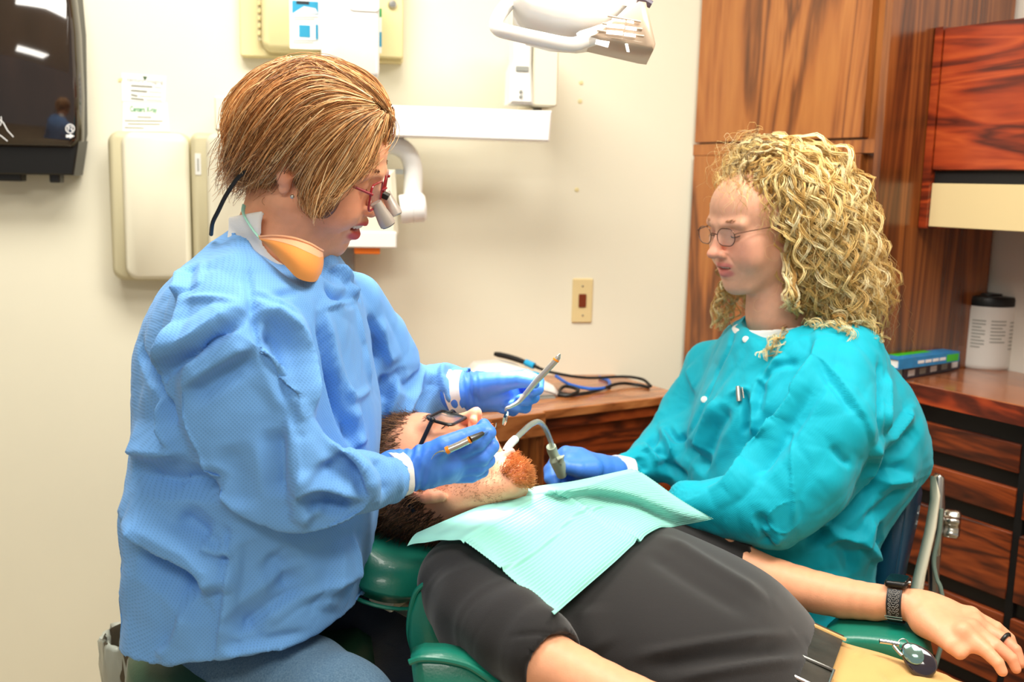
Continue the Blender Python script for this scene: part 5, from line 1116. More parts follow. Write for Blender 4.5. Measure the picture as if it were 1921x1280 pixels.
obj('tongue', M().ball(to_world(V3(JP((.06, 0, -.058))), OP, RP, SP), V3((.025, .018, .008)), RP), m_mouth, pat)

# ================================================================== the seated assistant (teal gown)
YA = 1.78
asn = thing('person', 'person with curly blond hair in teal gown holding suction tube', 'person', (W(1520, 900, YA)[0], YA, FZ))
RA = np.array([[-0.8765, -0.4232, -0.2294], [0.4382, -0.8988, -0.0159], [-0.1995, -0.1145, 0.9732]])
OA = W(1425, 431, YA); SA = 0.93
nb = (W(1462, 590, YA + .01) - OA) @ RA.T / SA; nb2 = (W(1470, 650, YA + .02) - OA) @ RA.T / SA
V, Q, lip, J = head('part', .03, [nb, nb2], (.052, .062), nose=1.25, wide=1.02, cheek=1.12, chin=1.05)
c = skincol(V, (236, 178, 148), lip, (222, 132, 122), 11, [((.07, .045, -.02), .03, (232, 150, 128), .55), ((.112, 0, -.02), .025, (230, 136, 118), .5), ((.05, 0, -.09), .04, (226, 150, 126), .3)])
AHB = bvh(to_world(V, OA, RA, SA), Q)
obj('head_and_neck', (to_world(V, OA, RA, SA), Q), m_skin2, asn, col=c, angle=180)
lashline(asn, OA, RA, SA, .003)
m = M()
for k in range(-4, 5):
    a = k * .005; x = .092 - abs(k) ** 2 * .00055; m.ball(to_world(V3((x, a, -.0500)), OA, RA, SA), V3((.0032, .0027, .0036)) * SA, RA, 8, 6)
obj('upper_teeth', m, m_tooth, asn)
rg = np.random.RandomState(8)
for s in (-1, 1):
    v, q, cc = brow([(.093, s * .012, .031), (.091, s * .028, .037), (.08, s * .046, .033)], 80, .0004, (190, 140, 100), rg, RA, OA, SA); obj('eyebrow', (v, q), m_hair, asn, col=cc, angle=180)
# gown
lo, hi = bounds([W(1120, 560, 1.5), W(1120, 1150, 1.5), W(1760, 560, 2.1), W(1760, 1150, 2.1)], .02)
S = SDF(lo, hi, .0038)
rings = [ring(1400, 1545, 590, YA + .02, .085), ring(1362, 1610, 625, YA + .02, .14), ring(1330, 1668, 680, YA + .02, .18), ring(1305, 1705, 740, YA, .19), ring(1288, 1726, 800, YA, .19), ring(1270, 1728, 870, YA, .19), ring(1270, 1672, 950, YA, .19), ring(1280, 1632, 1030, YA, .185), ring(1290, 1630, 1110, YA, .185)]
S.stack(rings, 0, 4, 2.2)
S.chain(*pxchain([(1590, 670, 1.68, 72), (1560, 790, 1.60, 96), (1510, 890, 1.57, 98), (1440, 950, 1.56, 84)]), .05)       # near arm
S.chain(*pxchain([(1450, 945, 1.56, 84), (1360, 950, 1.56, 66), (1290, 945, 1.57, 52)]), .04)
S.chain(*pxchain([(1340, 700, 1.92, 60), (1300, 780, 1.92, 62), (1255, 840, 1.88, 62), (1215, 868, 1.82, 46), (1165, 885, 1.77, 32)]), .04)       # far arm
S.ell(W(1452, 575, YA - .02), (.068, .075, .055), None, .006, cut=True)
S.rc(W(1440, 580, YA - .06), W(1418, 668, YA - .17), .05, .016, .01, cut=True)
V, Q = S.mesh(1)
V = wrinkle(V, Q, lambda mm, dd: 1.05 + .03 * (dd[:, 2] ** 2), 30, .009, 9, .04, 20.0, .8, None, 0, .006)
N = normals(lap(V, Q, 3), Q); V = crumple(V, N, .095, .008, 8, (1, 1, .75)); V = crumple(V, N, .045, .003, 9, (1, 1, .8)); N = normals(lap(V, Q, 6), Q); AB = bvh(V, Q); V = settle(fold(V, N, AB, AFOLDS), Q, 2)
obj('gown', (V, Q), m_gownt, asn, angle=180)
AB = bvh(V, Q)
S = SDF(*bounds([W(1380, 560, YA - .12), W(1540, 680, YA + .12)], .02), .003)
S.rc(W(1455, 585, YA), W(1450, 640, YA), .066, .078, .0); S.rc(W(1455, 560, YA), W(1455, 640, YA), .059, .070, 0, cut=True); S.plane(W(1455, 606, YA), (-.15, 0, 1))
v, q = S.mesh(1); obj('undershirt_collar', (v, q), m_cotton, asn, angle=180)
rh = [([(1150, 885, 1.75, 30), (1125, 880, 1.735, 29), (1095, 872, 1.72, 28), (1072, 870, 1.71, 25)], .018),
      ([(1085, 858, 1.725, 20), (1062, 852, 1.735, 16), (1044, 862, 1.735, 13.5), (1036, 880, 1.72, 12), (1040, 895, 1.705, 10.5)], .006),
      ([(1082, 870, 1.73, 19), (1052, 868, 1.74, 15.5), (1032, 882, 1.73, 13), (1032, 898, 1.71, 12), (1042, 906, 1.70, 10.5)], .006),
      ([(1085, 884, 1.725, 19), (1060, 892, 1.735, 15), (1044, 906, 1.72, 13), (1050, 915, 1.705, 11)], .006),
      ([(1092, 895, 1.72, 17), (1070, 906, 1.725, 13.5), (1060, 916, 1.71, 11)], .006),
      ([(1110, 880, 1.70, 22), (1085, 880, 1.685, 17), (1064, 876, 1.68, 14), (1052, 874, 1.68, 11)], .010)]
v, q = pxhand(rh, .0018); obj('glove', (v, q), m_glove, asn, angle=180)
cuff('undershirt_cuff', W(1175, 890, 1.775), W(1148, 884, 1.755), pxm(33, 1.77), pxm(32, 1.77), m_cotton, asn, seed=5)

x0 = W(1500, 900, 1.82)[0]; S = SDF((x0 - .55, 1.5, FZ - .01), (x0 + .2, 2.1, .66), .008)
for k, y_ in ((0, 1.80), (1, 1.96)): S.chain([(x0, y_ + .02, .52), (x0 - .38, y_ - .06, .51), (x0 - .40, y_ - .06, .30), (x0 - .38, y_ - .04, FZ + .05)], [.09, .07, .055, .045], .02)
v, q = S.mesh(1); obj('trousers', (v, q), m_jeand, asn, angle=180)

# ================================================================== chairs
ch = thing('dental_chair', 'green vinyl reclining dental chair under the patient', 'dental chair', (.2, 1.3, FZ))
CH = np.array([lg, ac, th_])
ho = W(748, 1000, 1.40)
obj('headrest', M().prism(rrect(-.12, -.12, .10, .20, .085, 8), -.062, .0, .030, (ho, CH), both=True), m_upg, ch, angle=70)
pp = [ho + lg * x + ac * y - th_ * .05 for x, y in rrect(-.121, -.121, .101, .201, .085, 8)]; obj('headrest_piping', M().tube(pp + [pp[0]], .0028, 6), m_upg, ch)
obj('headrest_bracket', M().box((.01, -.06, -.09), (.05, .0, -.0625), (ho, CH), .006), m_cream, ch)
obj('headrest_post', M().box((-.01, -.02, -.11), (.16, .02, -.091), (ho, CH), .004), m_steel, ch)
bo = V3((.13, 1.36, .648))
obj('backrest', M().prism(rrect(-.15, -.23, .40, .25, .13, 10), -.19, -.105, .03, (bo, CH), both=True), m_upg, ch, angle=70)
pp = [bo + lg * x + ac * y - th_ * .112 for x, y in rrect(-.153, -.233, .403, .253, .13, 10)]; obj('backrest_piping', M().tube(pp + [pp[0]], .005, 6), m_upg, ch)
# side wing at the near edge, with its piped rim
def pxprism(pix, Y0, Y1, bev, nm, mt, par, ang=60):
    q = [W(x, y, Y0) for x, y in pix]; fr = (q[0], np.array([RT, UP, np.cross(RT, UP)])); pts = [((p - q[0]) @ RT, (p - q[0]) @ UP) for p in q]; dd = (Y1 - Y0)
    return obj(nm, M().prism(pts, 0, -dd, bev, fr, both=True), mt, par, angle=ang)
wing = [(768, 1238), (790, 1230), (830, 1231), (868, 1239), (890, 1250), (930, 1276), (985, 1310), (980, 1400), (800, 1400), (780, 1320)]
pxprism(wing, 1.09, 1.15, .012, 'side_wing', m_upg, ch)
obj('wing_piping', M().tube(spline([W(x, y, 1.089) for x, y in ((768, 1243), (790, 1236), (830, 1238), (868, 1246), (890, 1256), (930, 1283), (975, 1310))], 30), .004, 8), m_upg, ch)
rim = [(830, 1086), (802, 1092), (780, 1112), (768, 1150), (766, 1190), (775, 1240), (850, 1244), (850, 1100)]
pxprism(rim, 1.24, 1.275, .006, 'shoulder_rim', m_upg, ch)
obj('rim_piping', M().tube(spline([W(x, y, 1.239) for x, y in ((800, 1093), (780, 1112), (769, 1150), (767, 1190), (778, 1232))], 24), .0035, 8), m_upg, ch)
# armrest under the far forearm
ap = spline([W(1540, 1190, 1.44), W(1600, 1184, 1.43), W(1660, 1188, 1.405), W(1710, 1200, 1.38), W(1752, 1220, 1.36)], 24)
G = []
for i, p in enumerate(ap):
    e = min(i, 23 - i) / 3.0; k = min(1, e) ** .5 if e < 1 else 1; G.append([p + V3((.35, .9, 0)) * .052 * k * math.copysign(abs(math.cos(x)) ** .6, math.cos(x)) + WZ * (.021 * k * math.copysign(abs(math.sin(x)) ** .6, math.sin(x)) - .006) for x in np.linspace(0, 2 * math.pi, 33)])
obj('armrest', M().sheet(np.array(G)), m_upg, ch, angle=70)
obj('armrest_seam', M().tube([g[24] + (g[20] - g[24]) * .55 + WZ * .0045 for g in G[1:-1]], .0018, 6), m_upg2, ch)
obj('armrest_post', M().tube([ap[12] - WZ * .02, ap[12] - WZ * .12 + V3((0, -.04, 0)), V3((.42, 1.3, .40))], .018, 10), m_cream, ch)
obj('seat', M().prism(rrect(.40, -.25, 1.0, .25, .08, 8), -.17, -.09, .03, (bo - WZ * .03, CH), both=True), m_upg, ch, angle=70)
obj('base_column', M().lathe([(.16, FZ), (.16, FZ + .03), (.09, FZ + .05), (.085, .40)], (.3, 1.3, 0), WZ, 28), m_cream, ch)

as_ = thing('assistant_chair', 'navy vinyl chair with cream shell and star knob behind teal gown', 'chair', (W(1690, 1000, 1.86)[0], 1.90, FZ))
pxprism([(1640, 1190), (1652, 1080), (1668, 990), (1690, 920), (1716, 882), (1738, 882), (1754, 900), (1758, 935), (1745, 990), (1720, 1070), (1690, 1190)], 1.70, 1.96, .022, 'back_pad', m_upb, as_, 80)
pxprism([(1757, 896), (1764, 930), (1752, 990), (1726, 1075), (1700, 1190), (1682, 1190), (1712, 1080), (1738, 1000), (1753, 940)], 1.695, 1.725, .004, 'back_shell', m_cream, as_)
pxprism([(1758, 896), (1764, 890), (1773, 896), (1770, 960), (1762, 1000), (1756, 1040), (1748, 1040), (1752, 960)], 1.86, 1.885, .003, 'bracket', m_steel, as_)
kc = W(1784, 985, 1.87); pts = []
for k in range(40):
    a = 2 * math.pi * k / 40; r_ = pxm(24 + 6 * math.cos(5 * a), 1.87); pts.append((r_ * math.cos(a), r_ * math.sin(a)))
kax = nrm((.9, -.42, .0)); fr = (kc, np.array([np.cross(WZ, kax), WZ, kax]))
obj('star_knob', M().prism(pts, -.015, .017, .005, fr, both=True), m_chrome, as_, angle=60)
obj('knob_shaft', M().tube([kc - kax * .035, kc - kax * .008], .008, 12), m_steel, as_)
obj('support_bar', M().tube([W(1760, 990, 1.88), W(1752, 1060, 1.88), W(1750, 1200, 1.86), V3((W(1750, 1200, 1.86)[0] - .1, 1.88, .42))], .011, 10), m_steel, as_)
obj('seat', M().lathe([(.19, .36), (.205, .38), (.205, .42), (.18, .44)], (W(1500, 900, 1.82)[0], 1.86, 0), WZ, 36), m_upb, as_, angle=60)
obj('column', M().lathe([(.2, FZ), (.2, FZ + .02), (.03, FZ + .05), (.03, .36)], (W(1500, 900, 1.82)[0], 1.86, 0), WZ, 24), m_steel, as_)
tag(obj('hose', M().tube(spline([W(1766, 955, 1.84), W(1762, 1000, 1.835), W(1752, 1050, 1.83), W(1757, 1085, 1.82), W(1766, 1110, 1.81), W(1772, 1180, 1.8), W(1740, 1300, 1.8)], 40), .0042, 8), mat('grey_green_hose', (120, 140, 128), .4)), 'thin grey-green hose hanging behind the navy chair back', 'hose')

# ================================================================== bib
NA, NB = 46, 60
top = spline([(764, 1008), (800, 992), (860, 966), (930, 938), (1000, 914), (1075, 903), (1183, 880)], NB); bot = spline([(1040, 1152), (1095, 1104), (1150, 1056), (1195, 1015), (1235, 990), (1262, 988), (1338, 974)], NB)
mid = spline([(868, 1015), (925, 978), (985, 945), (1040, 925), (1090, 911), (1140, 897), (1200, 886)], NB)
Yt = np.linspace(1.28, 1.57, NB); Yb = np.linspace(1.17, 1.47, NB)
G = np.zeros((NA, NB, 3)); D = np.zeros((NA, NB)); PXG = np.zeros((NA, NB, 2))
for i in range(NA):
    s = i / (NA - 1)
    for j in range(NB):
        p = top[j] + (mid[j] - top[j]) * s / .22 if s < .22 else mid[j] + (bot[j] - mid[j]) * (s - .22) / .78
        PXG[i, j] = p; h = on_surf(PB, *p); yb = Yt[j] * (1 - s) + Yb[j] * s
        D[i, j] = yb if h is None else min(h[1], yb + .06)
for _ in range(14):
    Dm = D.copy(); Dm[1:-1, 1:-1] = (D[:-2, 1:-1] + D[2:, 1:-1] + D[1:-1, :-2] + D[1:-1, 2:]) / 4; Dm[0, 1:-1] = (D[0, :-2] + D[0, 2:] + D[1, 1:-1]) / 3; Dm[-1, 1:-1] = (D[-1, :-2] + D[-1, 2:] + D[-2, 1:-1]) / 3; Dm[1:-1, 0] = (D[:-2, 0] + D[2:, 0] + D[1:-1, 1]) / 3; Dm[1:-1, -1] = (D[:-2, -1] + D[2:, -1] + D[1:-1, -2]) / 3; D = np.minimum(Dm, D + .004)
def dense(A, n0, n1):
    a = np.array([[np.interp(np.linspace(0, A.shape[0] - 1, n0), np.arange(A.shape[0]), A[:, j, k]) for j in range(A.shape[1])] for k in range(A.shape[2])])   # (k, nb, n0)
    return np.stack([np.array([np.interp(np.linspace(0, A.shape[1] - 1, n1), np.arange(A.shape[1]), a[k, :, i]) for i in range(n0)]) for k in range(A.shape[2])], -1)
A3 = np.concatenate([PXG, D[:, :, None]], 2); A3 = dense(A3, 230, 90)
G = np.zeros((230, 90, 3))
for i in range(230):
    for j in range(90): G[i, j] = W(A3[i, j, 0], A3[i, j, 1], A3[i, j, 2] - .03)
s_ = np.linspace(0, 1, 230)[:, None]; t_ = np.linspace(0, 1, 90)[None, :]
ed = np.clip(np.minimum(t_, 1 - t_) / .05, 0, 1); rel = .0016 * np.sin(2 * math.pi * s_ * 42) * (s_ > .24) * (.25 + .75 * ed) + .0006 * np.sin(2 * math.pi * s_ * 10) * (s_ < .2) - .004 * np.exp(-((s_ - .225) / .008) ** 2) + .006 * np.exp(-((t_ - .5) / .012) ** 2) * (s_ > .2) - .004 * np.exp(-((t_ - .525) / .02) ** 2) + .004 * np.exp(-((s_ - .55 - .03 * np.sin(9 * t_)) / .01) ** 2) * (t_ < .6) + .004 * np.sin(14 * t_ + 4 * s_) * (1 - abs(2 * s_ - 1))
G[:, :, 2] += rel
curl = np.clip((.10 - np.linspace(0, 1, 90)) / .10, 0, 1)[None, :] * np.clip((.22 - s_) / .22, 0, 1); G[:, :, 2] -= .012 * curl ** 2; G[:, :, 1] += .0 * curl
m_bib = cloth('mint_paper', (166, 232, 220), .75, pitch=0, fine=300, bump=.15, noise=.03, sheen=.1, transl=.25)
m = M().sheet(G, .0008)
tag(obj('bib', m, m_bib, angle=180, base=W(1050, 1000, 1.4)), 'mint green pleated paper bib spread on the black shirt', 'bib')
# ================================================================== instruments
m_tip = mat('orange_ring', (245, 140, 30), .4); m_knurl = mat('knurled_grip', (92, 92, 90), .35, metal=.9); m_handle = mat('satin_steel', (196, 192, 186), .3, metal=.85)
sc = thing('scaler', 'steel hand scaler with orange rings held in near glove', 'dental scaler', W(850, 840, 1.232))
Ys = 1.226
obj('tip', M().tube(spline([W(809, 862, Ys), W(815, 853, Ys), W(824, 848, Ys), W(836, 846, Ys)], 14), np.linspace(.0005, .0014, 14), 8), m_chrome, sc)
obj('end_cap', M().tube([W(834, 847, Ys), W(838, 845, Ys)], [.0028, .0042], 12), m_chrome, sc)
obj('colour_ring', M().tube([W(837, 846, Ys), W(843, 843, Ys)], .0050, 14), m_tip, sc)
obj('handle', M().tube([W(841, 844, Ys), W(862, 835, Ys + .002), W(880, 826, Ys + .004)], .0047, 14), m_handle, sc)
obj('colour_ring', M().tube([W(879, 827, Ys + .004), W(882, 825, Ys + .004)], .0050, 14), m_tip, sc)
obj('grip', M().tube([W(882, 825, Ys + .004), W(895, 819, Ys + .010), W(905, 814, Ys + .02)], [.0047, .004, .0032], 12), m_knurl, sc)
obj('tip', M().tube(spline([W(905, 814, Ys + .02), W(920, 808, Ys + .06), W(929, 803, Ys + .09), W(931, 794, Ys + .1)], 14), np.linspace(.002, .0005, 14), 8), m_chrome, sc)
mi = thing('mouth_mirror', 'steel mouth mirror with white handle raised in far glove', 'dental mirror', W(1000, 730, 1.45))
Ym = 1.452
obj('handle', M().tube([W(1048, 669, Ym), W(1043, 676, Ym), W(1004, 718, Ym), W(985, 741, Ym)], [.0036, .0046, .0046, .0042], 14), m_handle, mi)
obj('end_cap', M().tube([W(1051, 664, Ym), W(1047, 670, Ym)], [.001, .0036], 12), m_chrome, mi)
obj('colour_ring', M().tube([W(1044, 674, Ym), W(1042, 677, Ym)], .005, 14), m_tip, mi)
obj('neck', M().tube(spline([W(985, 741, Ym), W(972, 755, Ym - .005), W(958, 763, Ym - .01), W(950, 766, Ym - .012), W(948, 772, Ym - .013)], 20), np.linspace(.004, .0014, 20), 10), m_handle, mi)
mc = W(948, 785, Ym - .014); mx_ = nrm((.95, .12, -.25)); obj('mirror_head', M().lathe([(.0105, -.0012), (.0118, -.0006), (.0118, .0012), (.0108, .0016)], mc, mx_, 28), m_chrome, mi)
obj('mirror_glass', M().lathe([(.0106, 0), (.0106, .0003)], mc - mx_ * .0016, mx_, 28), mat('mirror_glass', (120, 190, 205), .05, metal=1.0), mi)
su = thing('saliva_ejector', 'clear bent suction tube with white tip in patient mouth', 'suction tube', W(1010, 800, 1.55))
m_clear = mat('clear_tubing', (196, 210, 196), .12, alpha=.55, spec=.8, coat=.6)
sp = spline([W(948, 848, 1.46), W(958, 833, 1.47), W(980, 811, 1.50), W(996, 797, 1.53), W(1010, 792, 1.56), W(1022, 803, 1.60), W(1032, 825, 1.64), W(1037, 843, 1.66)], 40)
obj('tube', M().tube(sp, .0046, 12), m_clear, su); obj('wire', M().tube(sp, .0009, 6), m_steel, su)
obj('tip', M().tube(sp[:9], .0062, 14), mat('white_tip', (236, 240, 236), .35), su)
m_valve = mat('grey_green_valve', (176, 188, 166), .4)
obj('valve', M().tube([W(1034, 838, 1.655), W(1036, 846, 1.66), W(1040, 856, 1.664), W(1042, 862, 1.664), W(1048, 872, 1.668), W(1054, 892, 1.68)], [.0085, .0092, .0085, .0115, .0125, .009], 16), m_valve, su)
obj('valve_lever', M().tube([W(1046, 862, 1.652), W(1054, 858, 1.652), W(1053, 870, 1.652)], [.005, .006, .004], 10), m_valve, su)

# ================================================================== face mask under the chin
mk = thing('face_mask', 'orange disposable face mask pulled down below the chin', 'face mask', W(550, 480, 1.27))
tp = spline([W(484, 446, 1.255), W(515, 444, 1.235), W(550, 448, 1.222), W(580, 458, 1.225), W(600, 469, 1.25), W(606, 472, 1.30)], 24); bt = spline([W(490, 452, 1.255), W(515, 476, 1.222), W(538, 502, 1.205), W(560, 523, 1.205), W(590, 529, 1.225), W(602, 515, 1.28)], 24)
def msk(f0, f1, nm, mt, lift=0.0):
    G = np.array([[tp[j] + (bt[j] - tp[j]) * f + V3((.004, -.010, .0)) * math.sin(math.pi * f) + V3((0, -lift, 0)) for j in range(24)] for f in np.linspace(f0, f1, 10)]); return obj(nm, M().sheet(G, .0012), mt, mk, angle=60)
m_peach = cloth('peach_fleece', (240, 176, 134), .8, pitch=0, fine=500, bump=.2); m_orm = cloth('orange_fleece', (252, 168, 84), .8, pitch=0, fine=500, bump=.2, transl=.2)
msk(0, .22, 'nose_band', m_peach, .0005); msk(.2, 1.0, 'mask_panel', m_orm)
obj('binding', M().tube(tp + V3((0, -.001, .001)), .0016, 6), m_peach, mk)
obj('ear_loop', M().tube(spline([W(488, 448, 1.252), W(475, 432, 1.255), W(462, 412, 1.26), W(456, 398, 1.27), W(458, 385, 1.29)], 20), .0028, 8, flat=.35), mat('mint_elastic', (150, 205, 190), .7), mk)

# ================================================================== glasses
m_lens = mat('spectacle_lens', (235, 240, 240), .03, alpha=.06, spec=.9); m_red = mat('red_metal_frame', (150, 20, 36), .25, coat=.5); m_wire = mat('bronze_wire', (110, 80, 66), .3, metal=.8); m_blk = mat('black_acetate', (16, 16, 17), .3)
m_lensd = mat('tinted_lens', (90, 96, 92), .04, alpha=.22, spec=.9)
def glasses(nm, label, o, R, s, cx, cy, cz, w, h, rr_, tube, mt, lens, tilt=0.0, templ=True, flat=1.0, bridge_z=.004, tz=.02, tx=-.02, wrap=.12, rimless=False):
    g = thing(nm, label, 'glasses', to_world((cx, 0, cz), o, R, s)); L = lambda p: to_world(np.asarray(p, float), o, R, s)
    for sg in (-1, 1):
        P = [(cx - wrap * abs(u) * .6 - tilt * v - (wrap * u * sg) * .0, sg * cy + u, cz + v) for u, v in rrect(-w / 2, -h / 2, w / 2, h / 2, rr_, 6)]
        P = [(cx - wrap * max(0, sg * p[1] - .01) - tilt * (p[2] - cz), p[1], p[2]) for p in P]
        if not rimless: obj('lens_rim', M().tube(L(P + [P[0], P[1]]), tube, 8, flat=flat, cap=False), mt, g)
        else: obj('lens_rim', M().tube(L([p for p in P if p[2] > cz - .002] if False else P + [P[0], P[1]]), tube * .5, 6, cap=False), mt, g)
        PP = np.array(P); ctr = PP.mean(0); n_ = len(PP); m = M(); front = L(PP + V3((.0006, 0, 0))); back = L(PP - V3((.0006, 0, 0)))
        m.add(np.concatenate([front, back]), [tuple(range(n_)), tuple(range(2 * n_ - 1, n_ - 1, -1))] + [(i, (i + 1) % n_, n_ + (i + 1) % n_, n_ + i) for i in range(n_)]); obj('lens', m, lens, g, smooth=False)
        hx = (cx - wrap * (cy + w / 2 - .01), sg * (cy + w / 2 + .002), cz + h * .22)
        if templ:
            obj('temple', M().tube(L(spline([hx, (hx[0] - .012, sg * (cy + w / 2 + .006), cz + h * .24), (.03, sg * .078, tz), (tx, sg * .08, tz - .004), (tx - .02, sg * .078, tz - .022)], 24)), tube * 1.15, 8, flat=flat), mt, g)
            obj('hinge', M().ball(L(hx), tube * 1.5, None, 10, 6), mt, g)
    obj('bridge', M().tube(L(spline([(cx - tilt * bridge_z, -(cy - w / 2) - .001, cz + bridge_z), (cx + .003, 0, cz + bridge_z + .003), (cx - tilt * bridge_z, (cy - w / 2) + .001, cz + bridge_z)], 10)), tube, 8), mt, g)
    return g, L
g, L = glasses('loupe_glasses', 'red-framed glasses with twin magnifier loupes and neck cord', OD, RD, SD, .104, .033, .007, .050, .034, .009, .0016, m_red, m_lens, .25, tz=.016)
for sg in (-1, 1):
    a = V3((.108, sg * .031, -.004)); b_ = V3((.131, sg * .027, -.023)); ax = L(b_) - L(a); ln = np.linalg.norm(ax)
    lp = obj('loupe_barrel', M().lathe([(.0075, -.004), (.0078, 0), (.0082, .006), (.0098, ln * .55), (.0108, ln * .8), (.0108, ln), (.0095, ln + .001)], L(a), ax, 24), mat('loupe_silver', (186, 176, 166), .35, metal=.35), g)
    obj('loupe_lens', M().lathe([(.0092, ln + .0012), (.0092, ln + .0018)], L(a), ax, 24), mat('loupe_glass', (30, 40, 60), .05, coat=1), lp)
obj('loupe_hinge', M().box((-.004, -.006, -.004), (.005, .006, .004), (L((.110, 0, .004)), RD), .001), m_black, g)
for sg in (-1, 1): obj('nose_pad', M().ball(L((.098, sg * .009, -.006)), (.002, .002, .004), RD, 10, 6), m_lens, g)
obj('neck_cord', M().tube(spline([W(470, 318, 1.265), W(448, 332, 1.265), W(425, 365, 1.27), W(410, 395, 1.275), W(399, 418, 1.28), W(396, 440, 1.30)], 24), .0028, 8), m_cab, g)
tag(obj('earring', M().ball(W(548, 369, 1.258), .0028, None, 12, 8), m_chrome), 'small silver ball earring in ear below brown hair', 'earring')
g, L = glasses('spectacles', 'thin wire-rimmed oval spectacles on the curly-haired person', OA, RA, SA, .106, .032, .012, .045, .032, .0158, .0009, m_wire, m_lens, .1, tz=.018)
for sg in (-1, 1): obj('nose_pad', M().ball(L((.098, sg * .010, -.002)), (.002, .002, .004), RA, 10, 6), m_lens, g)
g, L = glasses('safety_glasses', 'thick black-framed tinted glasses on the lying patient', OP, RP, SP, .103, .034, .010, .056, .040, .010, .0031, m_blk, m_lensd, .05, flat=.8, tz=.022, wrap=.25)

# ================================================================== watch, ring, key fob, pen, buttons
wc = W(1684, 1131, 1.403); wax = nrm(W(1735, 1142, 1.385) - W(1650, 1130, 1.42)); wu = nrm(WZ - wax * (WZ @ wax)); wv = np.cross(wax, wu)
wt = thing('wristwatch', 'black smartwatch with perforated strap on the patient wrist', 'watch', wc)
def wband(r_, w, t0, t1, n=40): return np.array([[wc + wax * o + (r_ + e) * (math.cos(x) * wu * 1.02 + math.sin(x) * wv * 1.0) for x in np.linspace(t0, t1, n)] for o, e in ((-w, 0), (-w, .002), (w, .002), (w, 0))])
rw = pxm(35.5, 1.4)
st = obj('strap', M().sheet(wband(rw, .0105, .5, 2 * math.pi - .5)), mat('black_silicone', (26, 26, 27), .5), wt, angle=50)
cc = wc + wu * (rw + .0045) - wv * .004; obj('case', M().prism(rrect(-.016, -.019, .016, .019, .006, 5), -.005, .005, .0025, (cc, np.array([wax, wv, wu])), both=True), m_black, wt, angle=60)
obj('screen', M().prism(rrect(-.0135, -.0165, .0135, .0165, .005, 5), .005, .0056, 0, (cc, np.array([wax, wv, wu]))), mat('watch_glass', (14, 16, 24), .05, coat=1), wt)
obj('crown', M().lathe([(.0032, 0), (.0032, .003)], cc + wax * .016, wax, 12), m_steel, wt)
m_hole = mat('strap_hole_rim', (150, 146, 140), .5)
for r in range(6):
    for k, (dx, da) in enumerate(((0, 0), (-.0055, .1), (.0055, .1))):
        a = .62 + .22 * r + da; ce = wc + wax * dx + (rw + .0026) * (math.cos(a) * wu * 1.02 + math.sin(a) * wv); nn_ = math.cos(a) * wu + math.sin(a) * wv; tt_ = np.cross(wax, nn_)
        rx, ry = (.0026, .002) if k == 0 else (.0014, .0026); sk = 0 if k == 0 else (.5 if k == 1 else -.5)
        obj('strap_hole', M().tube([ce + wax * (rx * math.cos(x) + sk * ry * math.sin(x)) + tt_ * ry * math.sin(x) for x in np.linspace(0, 2 * math.pi, 13)], .00035, 4, cap=False), m_hole, st)
a = 2.05; ce = wc + (rw + .003) * (math.cos(a) * wu + math.sin(a) * wv); tt_ = np.cross(wax, math.cos(a) * wu + math.sin(a) * wv)
obj('buckle', M().tube([ce - wax * .012 - tt_ * .002, ce + wax * .012 - tt_ * .002, ce + wax * .012 + tt_ * .003, ce - wax * .012 + tt_ * .003, ce - wax * .012 - tt_ * .002], .0009, 6), m_chrome, wt)
rc_ = W(1884, 1202, 1.317); rax = nrm(W(1905, 1220, 1.305) - W(1868, 1194, 1.327)); ru = nrm(np.cross(rax, WZ)); rv = np.cross(rax, ru)
tag(obj('finger_ring', M().tube([rc_ + .0105 * (math.cos(x) * ru + math.sin(x) * rv) for x in np.linspace(0, 2 * math.pi, 33)], .0028, 8, cap=False), m_black, base=rc_), 'plain black ring on the finger of the watch hand', 'ring')
kf = thing('key_fob', 'glossy dark oval key fob clipped to the khaki trousers', 'key fob', W(1720, 1240, 1.2))
_h = on_surf(TB, 1735, 1262); KY = 1.2 if _h is None else _h[1]
def tsurf(x, y, up=.004, d=1.2): return W(x, y, KY + (1262 - y) * .0006 - .012)
a = tsurf(1700, 1215, .012); b_ = tsurf(1745, 1262, .012); ax = nrm(b_ - a); nz = nrm(V3((-.25, -.85, .45)) - ax * (V3((-.25, -.85, .45)) @ ax)); nx = np.cross(nz, ax); ln = np.linalg.norm(b_ - a)
P = [(ln * (.5 - .62 * math.cos(x)), .0165 * math.sin(x) * (1.1 - .25 * math.cos(x))) for x in np.linspace(0, 2 * math.pi, 28, endpoint=False)]
obj('fob_body', M().prism(P, -.006, .005, .003, (a, np.array([ax, nx, nz])), both=True), mat('glossy_dark_plastic', (40, 34, 44), .12, coat=.8), kf, angle=60)
P2 = [(ln * (.30 - .36 * math.cos(x)), .012 * math.sin(x)) for x in np.linspace(0, 2 * math.pi, 24, endpoint=False)]
obj('fob_shield', M().prism(P2, .005, .0066, .0008, (a, np.array([ax, nx, nz]))), mat('teal_chrome', (150, 190, 186), .12, metal=.9), kf, angle=60)
p = [tsurf(1650, 1203, .012), tsurf(1665, 1205, .013), tsurf(1686, 1209, .013)]; obj('clip', M().tube(spline(p, 10), .0032, 10), m_chrome, kf)
obj('split_ring', M().tube([p[2] + .007 * V3((math.cos(x), .3 * math.sin(x), math.sin(x))) + V3((.006, 0, 0)) for x in np.linspace(0, 2 * math.pi, 21)], .0009, 6, cap=False), m_steel, kf)
obj('snap', M().tube(spline([tsurf(1676, 1212, .010), tsurf(1684, 1222, .010), tsurf(1692, 1230, .010)], 10), .0022, 8), m_steel, kf)
